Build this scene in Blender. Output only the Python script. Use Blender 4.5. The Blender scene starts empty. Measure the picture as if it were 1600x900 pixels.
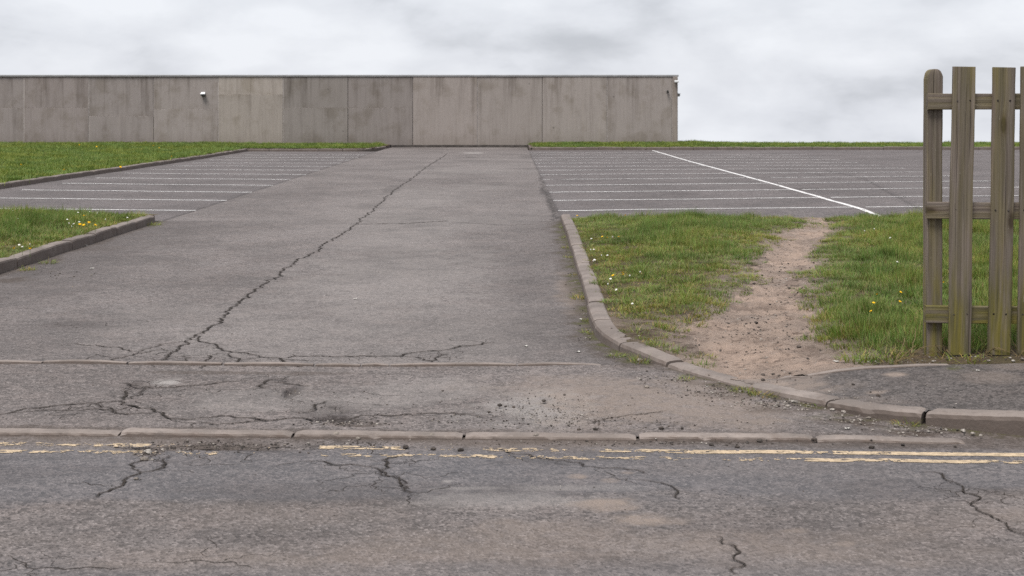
import bpy, math, random
import numpy as np
from mathutils import Vector, Matrix

random.seed(7)
RNG = np.random.default_rng(11)
S = bpy.context.scene
COL = S.collection

# ------------------------------------------------------------------ camera
CAM_H, F, VX, VY = 1.6, 2222.0, 795.0, 170.0      # eye height, focal length in photo pixels, vanishing point
cam_d = bpy.data.cameras.new('camera')
cam_d.lens, cam_d.sensor_width = 50.0, 36.0
cam_d.shift_x, cam_d.shift_y = 5 / 1600, -280 / 1600
cam_d.clip_start, cam_d.clip_end = 0.1, 6000
cam_d.dof.use_dof = True
cam_d.dof.focus_distance = 11.0
cam_d.dof.aperture_fstop = 6.3
cam = bpy.data.objects.new('camera', cam_d)
cam.location = (0, 0, CAM_H)
cam.rotation_euler = (math.radians(90), 0, 0)
COL.objects.link(cam)
S.camera = cam

# ------------------------------------------------------------------ world, sun, exposure
SUN_EL, SUN_AZ = 64.0, 215.0                        # sun high behind the camera's left shoulder, behind thick cloud
W = bpy.data.worlds.new('World')
S.world = W
W.use_nodes = True
wt = W.node_tree
wt.nodes.clear()
def wn(t, **kw):
    n = wt.nodes.new(t)
    for k, v in kw.items():
        setattr(n, k, v)
    return n
def wmath(op, a, b=None, clamp=False):
    n = wn('ShaderNodeMath', operation=op, use_clamp=clamp)
    for i, v in enumerate((a, b)):
        if v is None: continue
        if isinstance(v, (int, float)): n.inputs[i].default_value = v
        else: wt.links.new(v, n.inputs[i])
    return n.outputs[0]
sky = wn('ShaderNodeTexSky', sky_type='NISHITA')
sky.sun_disc = False
sky.sun_elevation = math.radians(SUN_EL)
sky.sun_rotation = math.radians(SUN_AZ)
sky.air_density, sky.dust_density = 1.0, 2.0
tc = wn('ShaderNodeTexCoord')
comb = wn('ShaderNodeVectorMath', operation='MULTIPLY')   # cloud banks look flattened, seen from below
wt.links.new(tc.outputs['Generated'], comb.inputs[0])
comb.inputs[1].default_value = (1.0, 1.0, 2.3)
def wnoise(scale, detail, rough, off, dist=0.0):
    m = wn('ShaderNodeMapping')
    m.inputs['Location'].default_value = off
    wt.links.new(comb.outputs[0], m.inputs[0])
    n = wn('ShaderNodeTexNoise')
    n.inputs['Scale'].default_value = scale
    n.inputs['Detail'].default_value = detail
    n.inputs['Roughness'].default_value = rough
    n.inputs['Distortion'].default_value = dist
    wt.links.new(m.outputs[0], n.inputs['Vector'])
    return n.outputs[0]
big = wnoise(7.0, 10.0, 0.56, (1.2, 6.1, 0.2), 0.25)
fine = wnoise(21.0, 5.0, 0.5, (9.1, 4.2, 0), 0.1)
def wbillow(scale, off):
    # rounded cloud heads: soft cells whose outline is pushed about by noise
    m = wn('ShaderNodeMapping')
    m.inputs['Location'].default_value = off
    wt.links.new(comb.outputs[0], m.inputs[0])
    d = wn('ShaderNodeTexNoise')
    d.inputs['Scale'].default_value = scale * 1.3
    d.inputs['Detail'].default_value = 7.0
    d.inputs['Roughness'].default_value = 0.55
    wt.links.new(m.outputs[0], d.inputs['Vector'])
    a = wn('ShaderNodeVectorMath', operation='MULTIPLY_ADD')
    wt.links.new(d.outputs['Color'], a.inputs[0])
    a.inputs[1].default_value = (0.9 / scale,) * 3
    wt.links.new(m.outputs[0], a.inputs[2])
    v = wn('ShaderNodeTexVoronoi', feature='SMOOTH_F1')
    v.inputs['Scale'].default_value = scale
    v.inputs['Smoothness'].default_value = 0.35
    wt.links.new(a.outputs[0], v.inputs['Vector'])
    return wmath('SUBTRACT', 1.0, v.outputs['Distance'])
bil = wbillow(11.0, (4.3, 1.5, 2.1))
cl = wmath('ADD', wmath('ADD', wmath('MULTIPLY', big, 0.54), wmath('MULTIPLY', fine, 0.20)), wmath('MULTIPLY', bil, 0.26))
ramp = wn('ShaderNodeValToRGB')
ramp.color_ramp.elements[0].position = 0.34
ramp.color_ramp.elements[0].color = (0.52, 0.54, 0.585, 1)
ramp.color_ramp.elements[1].position = 0.62
ramp.color_ramp.elements[1].color = (0.81, 0.83, 0.875, 1)
e = ramp.color_ramp.elements.new(0.475)
e.color = (0.70, 0.72, 0.77, 1)
wt.links.new(cl, ramp.inputs[0])
scl = wn('ShaderNodeVectorMath', operation='SCALE')
wt.links.new(ramp.outputs[0], scl.inputs[0])
scl.inputs['Scale'].default_value = 6.2
mixs = wn('ShaderNodeMix', data_type='RGBA')
mixs.inputs[0].default_value = 0.95
wt.links.new(sky.outputs[0], mixs.inputs[6])
wt.links.new(scl.outputs[0], mixs.inputs[7])
bg = wn('ShaderNodeBackground')
bg.inputs[1].default_value = 0.0605
wt.links.new(mixs.outputs[2], bg.inputs[0])
wo = wn('ShaderNodeOutputWorld')
wt.links.new(bg.outputs[0], wo.inputs[0])

sl = bpy.data.lights.new('sun', 'SUN')
sl.energy = 1.5
sl.angle = math.radians(26)
sl.color = (1.0, 0.96, 0.90)
so = bpy.data.objects.new('sun', sl)
az = math.radians(SUN_AZ)
sd = Vector((math.sin(az) * math.cos(math.radians(SUN_EL)), math.cos(az) * math.cos(math.radians(SUN_EL)), math.sin(math.radians(SUN_EL))))
so.rotation_euler = (-sd).to_track_quat('-Z', 'Y').to_euler()
so.location = (0, -5, 30)
COL.objects.link(so)

S.view_settings.view_transform = 'Standard'
S.view_settings.look = 'None'
S.view_settings.gamma = 1.0
S.view_settings.exposure = 1.55
S.render.engine = 'CYCLES'
S.cycles.use_denoising = False
S.cycles.max_bounces = 6
S.cycles.diffuse_bounces = 3

# ------------------------------------------------------------------ numeric helpers
def at(px, py, z=0.0):
    """where a point of the photograph meets a level at height z"""
    Y = F * (CAM_H - z) / (py - VY)
    return ((px - VX) * Y / F, Y)
PERM = RNG.permutation(4096)
RV = RNG.random(4096)
def vnoise(x, y, seed=0):
    xi, yi = np.floor(x).astype(np.int64), np.floor(y).astype(np.int64)
    xf, yf = x - xi, y - yi
    u, v = xf * xf * (3 - 2 * xf), yf * yf * (3 - 2 * yf)
    def h(a, b):
        return RV[PERM[(PERM[(a + seed * 131) & 4095] + b) & 4095]]
    a, b, c, d = h(xi, yi), h(xi + 1, yi), h(xi, yi + 1), h(xi + 1, yi + 1)
    return (a * (1 - u) + b * u) * (1 - v) + (c * (1 - u) + d * u) * v
def fbm(x, y, seed=0, octs=4, gain=0.5):
    t, amp, tot = 0.0, 1.0, 0.0
    for o in range(octs):
        t = t + amp * vnoise(x * 2 ** o + 17.3 * o, y * 2 ** o + 9.1 * o, seed + o)
        tot += amp
        amp *= gain
    return t / tot
def sstep(a, b, x):
    t = np.clip((x - a) / (b - a), 0, 1)
    return t * t * (3 - 2 * t)

# ------------------------------------------------------------------ object helpers
def tag(o, label=None, cat=None, group=None, kind=None):
    if label: o['label'] = label
    if cat: o['category'] = cat
    if group: o['group'] = group
    if kind: o['kind'] = kind
    return o
def link(name, data, mat=None, parent=None):
    o = bpy.data.objects.new(name, data)
    COL.objects.link(o)
    if mat is not None and data is not None and len(data.materials) == 0:
        data.materials.append(mat)
    if parent is not None:
        o.parent = parent
    return o
def empty(name, loc=(0, 0, 0), rz=0.0):
    o = bpy.data.objects.new(name, None)
    o.empty_display_size = 0.1
    o.location = loc
    o.rotation_euler = (0, 0, rz)
    COL.objects.link(o)
    return o
def mesh_np(name, verts, faces, attrs=None, smooth=True):
    """mesh from numpy arrays; faces (n, 3) or (n, 4)"""
    me = bpy.data.meshes.new(name)
    verts = np.asarray(verts, dtype=np.float32)
    faces = np.asarray(faces, dtype=np.int32)
    k = faces.shape[1]
    me.vertices.add(len(verts))
    me.vertices.foreach_set('co', verts.ravel())
    me.loops.add(faces.size)
    me.loops.foreach_set('vertex_index', faces.ravel())
    me.polygons.add(len(faces))
    me.polygons.foreach_set('loop_start', np.arange(0, faces.size, k, dtype=np.int32))
    me.polygons.foreach_set('use_smooth', np.full(len(faces), smooth, dtype=bool))
    for n, a in (attrs or {}).items():
        a = np.asarray(a, dtype=np.float32)
        if a.ndim == 2:
            at_ = me.attributes.new(n, 'FLOAT_COLOR', 'POINT')
            at_.data.foreach_set('color', a.ravel())
        else:
            at_ = me.attributes.new(n, 'FLOAT', 'POINT')
            at_.data.foreach_set('value', a.ravel())
    me.update(calc_edges=True)
    return me
class MB:
    """collects simple solids into one mesh"""
    def __init__(self):
        self.v, self.f = [], []
    def add(self, vs, fs):
        n = len(self.v)
        self.v += [tuple(p) for p in vs]
        self.f += [tuple(i + n for i in q) for q in fs]
        return self
    def box(self, x0, x1, y0, y1, z0, z1, b=0.0):
        if b <= 0:
            vs = [(x0, y0, z0), (x1, y0, z0), (x1, y1, z0), (x0, y1, z0), (x0, y0, z1), (x1, y0, z1), (x1, y1, z1), (x0, y1, z1)]
            return self.add(vs, [(0, 3, 2, 1), (4, 5, 6, 7), (0, 1, 5, 4), (1, 2, 6, 5), (2, 3, 7, 6), (3, 0, 4, 7)])
        def ring(z, i):
            return [(x0 + i, y0, z), (x1 - i, y0, z), (x1, y0 + i, z), (x1, y1 - i, z), (x1 - i, y1, z), (x0 + i, y1, z), (x0, y1 - i, z), (x0, y0 + i, z)]
        def rin(z):
            return [(min(max(p[0], x0 + b), x1 - b), min(max(p[1], y0 + b), y1 - b), z) for p in ring(z, b)]
        rs = [rin(z0), ring(z0 + b, b), ring(z1 - b, b), rin(z1)]
        vs = [p for r in rs for p in r]
        fs = [tuple(range(7, -1, -1)), tuple(range(24, 32))]
        for k in range(3):
            for i in range(8):
                j = (i + 1) % 8
                fs.append((k * 8 + i, k * 8 + j, k * 8 + 8 + j, k * 8 + 8 + i))
        return self.add(vs, fs)
    def cyl(self, p0, p1, r0, r1=None, n=10):
        r1 = r0 if r1 is None else r1
        p0, p1 = Vector(p0), Vector(p1)
        d = (p1 - p0).normalized()
        a = d.orthogonal().normalized()
        c = d.cross(a)
        vs = []
        for p, r in ((p0, r0), (p1, r1)):
            for i in range(n):
                t = 2 * math.pi * i / n
                vs.append(p + (a * math.cos(t) + c * math.sin(t)) * r)
        fs = [tuple(range(n - 1, -1, -1)), tuple(range(n, 2 * n))]
        for i in range(n):
            j = (i + 1) % n
            fs.append((i, j, n + j, n + i))
        return self.add(vs, fs)
    def mesh(self, name, smooth=False):
        me = bpy.data.meshes.new(name)
        me.from_pydata(self.v, [], self.f)
        if smooth:
            me.polygons.foreach_set('use_smooth', [True] * len(me.polygons))
        me.update()
        return me
    def build(self, name, mat, parent=None, smooth=False):
        return link(name, self.mesh(name, smooth), mat, parent)

# ------------------------------------------------------------------ material helpers
class NT:
    def __init__(self, name):
        self.m = bpy.data.materials.new(name)
        self.m.use_nodes = True
        self.t = self.m.node_tree
        self.t.nodes.clear()
        self.out = self.n('ShaderNodeOutputMaterial')
        self.p = self.n('ShaderNodeBsdfPrincipled')
        self.l(self.p.outputs[0], self.out.inputs[0])
        self.tc = self.n('ShaderNodeTexCoord')
        self.geo = self.n('ShaderNodeNewGeometry')
    def n(self, t, **kw):
        x = self.t.nodes.new(t)
        for k, v in kw.items():
            setattr(x, k, v)
        return x
    def l(self, a, b):
        self.t.links.new(a, b)
    def set(self, sock, v):
        if isinstance(v, (int, float)): sock.default_value = v
        elif isinstance(v, (tuple, list)):
            sock.default_value = tuple(v) + (1,) if len(v) == 3 and len(sock.default_value) == 4 else v
        else: self.l(v, sock)
    def math(self, op, a, b=0.0, clamp=False):
        x = self.n('ShaderNodeMath', operation=op, use_clamp=clamp)
        self.set(x.inputs[0], a)
        self.set(x.inputs[1], b)
        return x.outputs[0]
    def mix(self, f, a, b, mode='MIX'):
        x = self.n('ShaderNodeMix', data_type='RGBA', blend_type=mode)
        self.set(x.inputs[0], f)
        self.set(x.inputs[6], a)
        self.set(x.inputs[7], b)
        return x.outputs[2]
    def vec(self, scale=(1, 1, 1), src=None, loc=(0, 0, 0)):
        x = self.n('ShaderNodeMapping')
        self.l(src if src is not None else self.geo.outputs['Position'], x.inputs[0])
        x.inputs['Scale'].default_value = scale
        x.inputs['Location'].default_value = loc
        return x.outputs[0]
    def noise(self, scale, detail=3.0, rough=0.5, vec=None, dist=0.0):
        x = self.n('ShaderNodeTexNoise')
        x.inputs['Scale'].default_value = scale
        x.inputs['Detail'].default_value = detail
        x.inputs['Roughness'].default_value = rough
        x.inputs['Distortion'].default_value = dist
        self.l(vec if vec is not None else self.geo.outputs['Position'], x.inputs['Vector'])
        return x.outputs[0]
    def voro(self, scale, vec=None, feature='F1'):
        x = self.n('ShaderNodeTexVoronoi', feature=feature)
        x.inputs['Scale'].default_value = scale
        self.l(vec if vec is not None else self.geo.outputs['Position'], x.inputs['Vector'])
        return x
    def ramp(self, f, *stops):
        x = self.n('ShaderNodeMapRange', interpolation_type='SMOOTHSTEP')
        self.set(x.inputs[0], f)
        x.inputs[1].default_value, x.inputs[2].default_value = stops[0], stops[1]
        x.inputs[3].default_value, x.inputs[4].default_value = (stops[2], stops[3]) if len(stops) == 4 else (0, 1)
        return x.outputs[0]
    def attr(self, name, color=False):
        x = self.n('ShaderNodeAttribute')
        x.attribute_name = name
        return x.outputs['Color'] if color else x.outputs['Fac']
    def bump(self, h, dist, strength=1.0):
        x = self.n('ShaderNodeBump')
        x.inputs['Strength'].default_value = strength
        x.inputs['Distance'].default_value = dist
        self.l(h, x.inputs['Height'])
        self.l(x.outputs[0], self.p.inputs['Normal'])
    def done(self, color, rough=0.9, spec=0.25):
        self.set(self.p.inputs['Base Color'], color)
        self.set(self.p.inputs['Roughness'], rough)
        self.p.inputs['Specular IOR Level'].default_value = spec
        return self.m

def gray(t, v, c0, c1):
    return t.mix(v, c0, c1)

def asphalt(name, base, warm=0.5, grain=1.0):
    t = NT(name)
    b = np.array(base)
    # broad wear
    w1 = t.noise(0.55, 4, 0.55)
    w2 = t.noise(2.7, 5, 0.62)
    col = t.mix(t.ramp(w1, 0.35, 0.66), tuple(b * 0.74), tuple(b * 1.16))
    col = t.mix(t.ramp(w2, 0.38, 0.68), col, t.mix(0.5, col, tuple(b * np.array([1.24, 1.17, 1.13]))))
    # streaks left by tyres and water
    st = t.noise(1.0, 4, 0.6, t.vec((1.6, 5.0, 1)))
    col = t.mix(t.math('MULTIPLY', t.ramp(st, 0.52, 0.70), 0.50), col, tuple(b * 0.66))
    # stone aggregate
    v1 = t.voro(95)
    sepc = t.n('ShaderNodeSeparateColor')
    t.l(v1.outputs['Color'], sepc.inputs[0])
    col = t.mix(t.math('MULTIPLY', t.ramp(sepc.outputs[0], 0.70, 0.98), 0.62 * grain), col, tuple(b * 1.9))
    col = t.mix(t.math('MULTIPLY', t.ramp(sepc.outputs[1], 0.62, 0.95), 0.75 * grain), col, tuple(b * 0.30))
    v2 = t.voro(34)
    sep2 = t.n('ShaderNodeSeparateColor')
    t.l(v2.outputs['Color'], sep2.inputs[0])
    col = t.mix(t.math('MULTIPLY', t.ramp(sep2.outputs[0], 0.80, 0.95), 0.6 * grain), col, tuple(b * 0.42))
    col = t.mix(t.math('MULTIPLY', t.ramp(sep2.outputs[1], 0.955, 0.985), t.ramp(v2.outputs['Distance'], 0.016, 0.008)), col, (0.34, 0.32, 0.31))
    g = t.noise(24, 5, 0.7)
    col = t.mix(t.math('MULTIPLY', t.ramp(g, 0.47, 0.33), 0.75 * grain), col, tuple(b * 0.46))
    m1 = t.noise(9, 6, 0.72)
    col = t.mix(t.math('MULTIPLY', t.ramp(m1, 0.51, 0.66), 0.52 * grain), col, tuple(b * 0.58))
    col = t.mix(t.math('MULTIPLY', t.ramp(m1, 0.47, 0.32), 0.40 * grain), col, tuple(b * 1.30))
    # masks carried by the mesh
    fresh = t.attr('fresh')
    col = t.mix(t.math('MULTIPLY', fresh, 0.8), col, t.mix(0.45, col, (b[0] * 0.66, b[1] * 0.80, b[2] * 0.98)))
    dk = t.math('MULTIPLY', t.attr('dark'), t.ramp(g, 0.25, 0.62, 0.55, 1.0), True)
    col = t.mix(dk, col, (0.042, 0.035, 0.034))
    pale = t.math('MULTIPLY', t.attr('pale'), t.ramp(w2, 0.3, 0.6, 0.5, 1.0), True)
    col = t.mix(pale, col, (0.265, 0.245, 0.235))
    n3 = t.noise(9, 5, 0.65)
    du = t.math('MULTIPLY', t.attr('dust'), t.ramp(n3, 0.28, 0.60, 0.35, 1.0), True)
    col = t.mix(du, col, (0.215, 0.173, 0.148))
    so_ = t.math('MULTIPLY', t.attr('soil'), t.ramp(n3, 0.30, 0.55, 0.4, 1.0), True)
    col = t.mix(so_, col, (0.055, 0.040, 0.031))
    mo = t.math('MULTIPLY', t.attr('moss'), t.ramp(n3, 0.40, 0.62, 0.0, 1.0), True)
    col = t.mix(mo, col, (0.062, 0.066, 0.018))
    col = t.mix(t.attr('crack'), col, (0.020, 0.017, 0.016))
    hgt = t.math('ADD', t.math('MULTIPLY', v1.outputs['Distance'], 8.0), t.math('MULTIPLY', g, 1.6))
    hgt = t.math('ADD', hgt, t.math('MULTIPLY', w2, 0.8))
    t.bump(hgt, 0.003, 0.5)
    return t.done(col, 0.88, 0.3)

def concrete(name, base, panel=False):
    t = NT(name)
    b = np.array(base)
    if panel:
        oi = t.n('ShaderNodeObjectInfo')
        vec = t.vec((1, 1, 1))
        rnd = t.math('MULTIPLY', oi.outputs['Random'], 37.0)
        off = t.n('ShaderNodeCombineXYZ')
        t.l(rnd, off.inputs[0])
        va = t.n('ShaderNodeVectorMath', operation='ADD')
        t.l(t.geo.outputs['Position'], va.inputs[0])
        t.l(off.outputs[0], va.inputs[1])
        P = va.outputs[0]
        col = t.mix(1.0, tuple(b), oi.outputs['Color'], 'MULTIPLY')
        streak = t.noise(1.0, 5, 0.62, t.vec((3.2, 1, 0.22), P))
        fine = t.noise(1.0, 4, 0.65, t.vec((13, 1, 0.5), P))
        blot = t.noise(1.1, 5, 0.6, P)
        sepz = t.n('ShaderNodeSeparateXYZ')
        t.l(t.geo.outputs['Position'], sepz.inputs[0])
        top = t.ramp(sepz.outputs[2], 1.0, 3.0, 0.35, 1.0)
        col = t.mix(t.math('MULTIPLY', t.ramp(streak, 0.47, 0.72), t.math('MULTIPLY', top, 0.95)), col, t.mix(1.0, col, (0.55, 0.53, 0.51), 'MULTIPLY'))
        col = t.mix(t.math('MULTIPLY', t.ramp(fine, 0.50, 0.75), 0.42), col, t.mix(1.0, col, (0.66, 0.63, 0.60), 'MULTIPLY'))
        col = t.mix(t.math('MULTIPLY', t.ramp(fine, 0.46, 0.28), 0.35), col, t.mix(1.0, col, (1.25, 1.22, 1.15), 'MULTIPLY'))
        col = t.mix(t.math('MULTIPLY', t.ramp(blot, 0.48, 0.66), 0.70), col, t.mix(1.0, col, (0.74, 0.72, 0.67), 'MULTIPLY'))
        col = t.mix(t.ramp(sepz.outputs[2], 0.75, 0.10, 0.0, 0.35), col, t.mix(1.0, col, (0.60, 0.57, 0.52), 'MULTIPLY'))
        wide = t.noise(1.0, 6, 0.7, t.vec((1.5, 1, 0.35), P))
        col = t.mix(t.math('MULTIPLY', t.ramp(wide, 0.50, 0.70), 0.5), col, t.mix(1.0, col, (0.70, 0.68, 0.66), 'MULTIPLY'))
        gn = t.noise(26, 5, 0.75, P)
        col = t.mix(t.math('MULTIPLY', t.ramp(gn, 0.48, 0.64), 0.50), col, t.mix(1.0, col, (0.72, 0.71, 0.70), 'MULTIPLY'))
        v = t.voro(2.2, P)
        sc = t.n('ShaderNodeSeparateColor')
        t.l(v.outputs['Color'], sc.inputs[0])
        spot = t.math('MULTIPLY', t.ramp(v.outputs['Distance'], 0.13, 0.05), t.ramp(sc.outputs[0], 0.86, 0.88))
        col = t.mix(t.math('MULTIPLY', spot, 0.6), col, (0.07, 0.06, 0.055))
        t.bump(t.math('ADD', fine, blot), 0.01, 0.5)
        return t.done(col, 0.92, 0.2)
    n1 = t.noise(3.0, 5, 0.6)
    n2 = t.noise(38, 5, 0.7)
    n4 = t.noise(12, 4, 0.6)
    col = t.mix(t.ramp(n1, 0.35, 0.68), tuple(b * 0.66), tuple(b * 1.14))
    col = t.mix(t.math('MULTIPLY', t.ramp(n4, 0.52, 0.68), 0.5), col, tuple(b * np.array([.52, .47, .43])))
    col = t.mix(t.math('MULTIPLY', t.ramp(n2, 0.54, 0.72), 0.55), col, tuple(b * 0.42))
    col = t.mix(t.math('MULTIPLY', t.ramp(n2, 0.44, 0.30), 0.5), col, tuple(b * 1.45))
    # upright faces darkened in blotches, tread and arris left pale
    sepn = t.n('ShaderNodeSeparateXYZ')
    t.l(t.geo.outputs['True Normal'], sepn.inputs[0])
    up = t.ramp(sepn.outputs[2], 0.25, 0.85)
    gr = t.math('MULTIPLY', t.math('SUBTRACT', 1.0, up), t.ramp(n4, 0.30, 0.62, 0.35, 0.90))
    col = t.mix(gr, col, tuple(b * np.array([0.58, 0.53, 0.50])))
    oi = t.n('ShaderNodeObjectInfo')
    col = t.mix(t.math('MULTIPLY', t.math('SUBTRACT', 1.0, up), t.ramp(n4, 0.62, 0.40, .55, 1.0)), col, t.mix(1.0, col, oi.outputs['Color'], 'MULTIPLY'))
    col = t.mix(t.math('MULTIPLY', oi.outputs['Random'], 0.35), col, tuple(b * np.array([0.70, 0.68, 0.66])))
    t.bump(t.math('ADD', n2, t.math('MULTIPLY', n4, 1.5)), 0.004, 0.8)
    return t.done(col, 0.9, 0.25)

def soil_mat(name, base, green=0.0):
    t = NT(name)
    b = np.array(base)
    n1 = t.noise(1.6, 5, 0.6)
    n2 = t.noise(9, 7, 0.72)
    n3 = t.noise(38, 6, 0.75)
    nb = t.noise(1.0, 6, 0.7, t.vec((7, 4.5, 5)))
    col = t.mix(t.ramp(n1, 0.33, 0.68), tuple(b * 0.80), tuple(b * np.array([1.20, 1.13, 1.07])))
    col = t.mix(t.math('MULTIPLY', t.ramp(n2, 0.52, 0.70), 0.75), col, tuple(b * np.array([0.50, 0.47, 0.45])))
    col = t.mix(t.math('MULTIPLY', t.ramp(n3, 0.54, 0.70), 0.6), col, tuple(b * 0.45))
    col = t.mix(t.math('MULTIPLY', t.ramp(nb, 0.42, 0.28), 0.5), col, tuple(b * 1.40))
    if green:
        col = t.mix(t.ramp(t.noise(6, 4, 0.6), 0.38, 0.62, 0.2 * green, 0.95 * green), col, (0.075, 0.082, 0.026))
        bare = t.math('MULTIPLY', t.attr('bare'), t.ramp(n1, 0.25, 0.5, .75, 1.0), True)
        k_ = t.mix(t.ramp(n2, .35, .6), (0.270, 0.215, 0.183), (0.200, 0.157, 0.132))
        col = t.mix(bare, col, k_)
    pt = t.noise(3.6, 6, 0.7, t.vec((1, .8, 1)))
    col = t.mix(t.math('MULTIPLY', t.ramp(pt, 0.50, 0.66), 0.6), col, tuple(b * np.array([0.50, 0.46, 0.44])))
    fl = t.noise(1.0, 5, 0.7, t.vec((9, 22, 9)))
    col = t.mix(t.math('MULTIPLY', t.ramp(fl, 0.55, 0.64), 0.75), col, tuple(b * np.array([0.36, 0.33, 0.32])))
    t.bump(t.math('ADD', t.math('MULTIPLY', n2, 3.0), n3), 0.018, 1.0)
    return t.done(col, 0.95, 0.15)

def grass_mat(name, tint=(1, 1, 1), dry=0.0, scale=1.0):
    t = NT(name)
    c = t.attr('Col', True)
    n1 = t.noise(0.55 * scale, 4, 0.6)
    n2 = t.noise(2.6 * scale, 4, 0.6)
    oi = t.n('ShaderNodeObjectInfo')
    col = t.mix(t.ramp(n1, 0.42, 0.62), c, t.mix(1.0, c, (1.32, 1.10, 0.92), 'MULTIPLY'))
    col = t.mix(t.ramp(n2, 0.46, 0.64), col, t.mix(1.0, col, (0.60, 0.68, 0.58), 'MULTIPLY'))
    col = t.mix(t.math('MULTIPLY', oi.outputs['Random'], 0.55), col, t.mix(1.0, col, (1.55, 1.38, 1.15), 'MULTIPLY'))
    if dry:
        col = t.mix(dry, col, (0.22, 0.17, 0.085))
    col = t.mix(1.0, col, tint, 'MULTIPLY')
    t.done(col, 0.62, 0.25)
    tr = t.n('ShaderNodeBsdfTranslucent')
    t.l(t.mix(1.0, col, (1.05, 1.1, 0.7), 'MULTIPLY'), tr.inputs[0])
    mx = t.n('ShaderNodeMixShader')
    mx.inputs[0].default_value = 0.32
    t.l(t.p.outputs[0], mx.inputs[1])
    t.l(tr.outputs[0], mx.inputs[2])
    t.l(mx.outputs[0], t.out.inputs[0])
    return t.m

def wood_mat(name):
    t = NT(name)
    oi = t.n('ShaderNodeObjectInfo')
    off = t.n('ShaderNodeCombineXYZ')
    for i, k in enumerate((19.0, 7.0, 31.0)):
        t.l(t.math('MULTIPLY', oi.outputs['Random'], k), off.inputs[i])
    va = t.n('ShaderNodeVectorMath', operation='ADD')
    along = t.attr('along', True)              # (across, through, along the grain)
    t.l(along, va.inputs[0])
    t.l(off.outputs[0], va.inputs[1])
    P = va.outputs[0]
    # knots bend the grain around them
    kv = t.voro(1.0, t.vec((5.2, 0.0, 1.9), P))
    kd = kv.outputs['Distance']
    knot = t.ramp(kd, 0.125, 0.065)
    bend = t.math('MULTIPLY', t.ramp(kd, 0.40, 0.05), 0.012)
    cb = t.n('ShaderNodeCombineXYZ')
    t.l(bend, cb.inputs[0])
    vb = t.n('ShaderNodeVectorMath', operation='ADD')
    t.l(P, vb.inputs[0])
    t.l(cb.outputs[0], vb.inputs[1])
    PB = vb.outputs[0]
    g1 = t.noise(1.0, 6, 0.68, t.vec((85, 85, .75), PB), 0.1)
    g2 = t.noise(1.0, 4, 0.65, t.vec((260, 260, 3), PB))
    g3 = t.noise(1.0, 4, 0.6, t.vec((16, 16, 1.1), PB))
    col = t.mix(t.ramp(g1, 0.30, 0.70), (0.092, 0.074, 0.063), (0.180, 0.152, 0.131))
    col = t.mix(t.math('MULTIPLY', t.ramp(g2, 0.52, 0.75), 0.45), col, (0.060, 0.047, 0.038))
    col = t.mix(t.math('MULTIPLY', t.ramp(g3, 0.45, 0.70), 0.40), col, t.mix(1.0, col, (1.45, 1.36, 1.25), 'MULTIPLY'))
    col = t.mix(t.math('MULTIPLY', t.ramp(kd, 0.21, 0.09), 0.6), col, (0.085, 0.060, 0.048))
    col = t.mix(t.math('MULTIPLY', knot, 0.85), col, (0.035, 0.024, 0.02))
    # green algae: low down where splashed, at the top end and in runs along the edges
    sepo = t.n('ShaderNodeSeparateXYZ')
    t.l(along, sepo.inputs[0])
    spz = t.n('ShaderNodeSeparateXYZ')
    t.l(t.geo.outputs['Position'], spz.inputs[0])
    lowz = t.ramp(spz.outputs[2], 1.0, 0.35)
    topz = t.math('MULTIPLY', t.ramp(spz.outputs[2], 1.3, 1.85), 0.55)
    an = t.noise(1.0, 4, 0.6, t.vec((14, 14, 1.3), P))
    alg = t.math('MULTIPLY', t.math('MAXIMUM', lowz, t.math('MAXIMUM', topz, 0.40)), t.ramp(an, 0.34, 0.60), True)
    acol = t.mix(t.ramp(g3, 0.35, 0.65), (0.062, 0.058, 0.018), (0.165, 0.142, 0.020))
    col = t.mix(t.math('MULTIPLY', alg, 0.85), col, acol)
    chk = t.noise(1.0, 3, 0.5, t.vec((120, 120, .9), P))
    col = t.mix(t.math('MULTIPLY', t.ramp(chk, 0.63, 0.69), 0.8), col, (0.028, 0.022, 0.018))
    # pale lichen flecks
    ln = t.noise(1.0, 3, 0.7, t.vec((170, 170, 22), P))
    col = t.mix(t.math('MULTIPLY', t.ramp(ln, 0.66, 0.74), 0.6), col, (0.34, 0.32, 0.27))
    col = t.mix(t.math('MULTIPLY', oi.outputs['Random'], 0.30), col, t.mix(1.0, col, (1.35, 1.32, 1.30), 'MULTIPLY'))
    t.bump(t.math('ADD', g1, t.math('MULTIPLY', g2, 0.6)), 0.004, 0.9)
    return t.done(col, 0.88, 0.2)

def plain(name, color, rough=0.6, spec=0.4, var=0.15, scale=30, metallic=0.0):
    t = NT(name)
    b = np.array(color)
    n = t.noise(scale, 4, 0.6)
    col = t.mix(t.ramp(n, 0.35, 0.65), tuple(b * (1 - var)), tuple(np.minimum(b * (1 + var), 1)))
    t.p.inputs['Metallic'].default_value = metallic
    return t.done(col, rough, spec)

def stone_mat():
    t = NT('loose_stone')
    c = t.attr('Col', True)
    n = t.noise(90, 4, 0.6)
    col = t.mix(t.ramp(n, 0.4, 0.62), t.mix(1.0, c, (0.6, 0.6, 0.6), 'MULTIPLY'), c)
    t.bump(n, 0.004, 0.6)
    return t.done(col, 0.9, 0.2)

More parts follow.
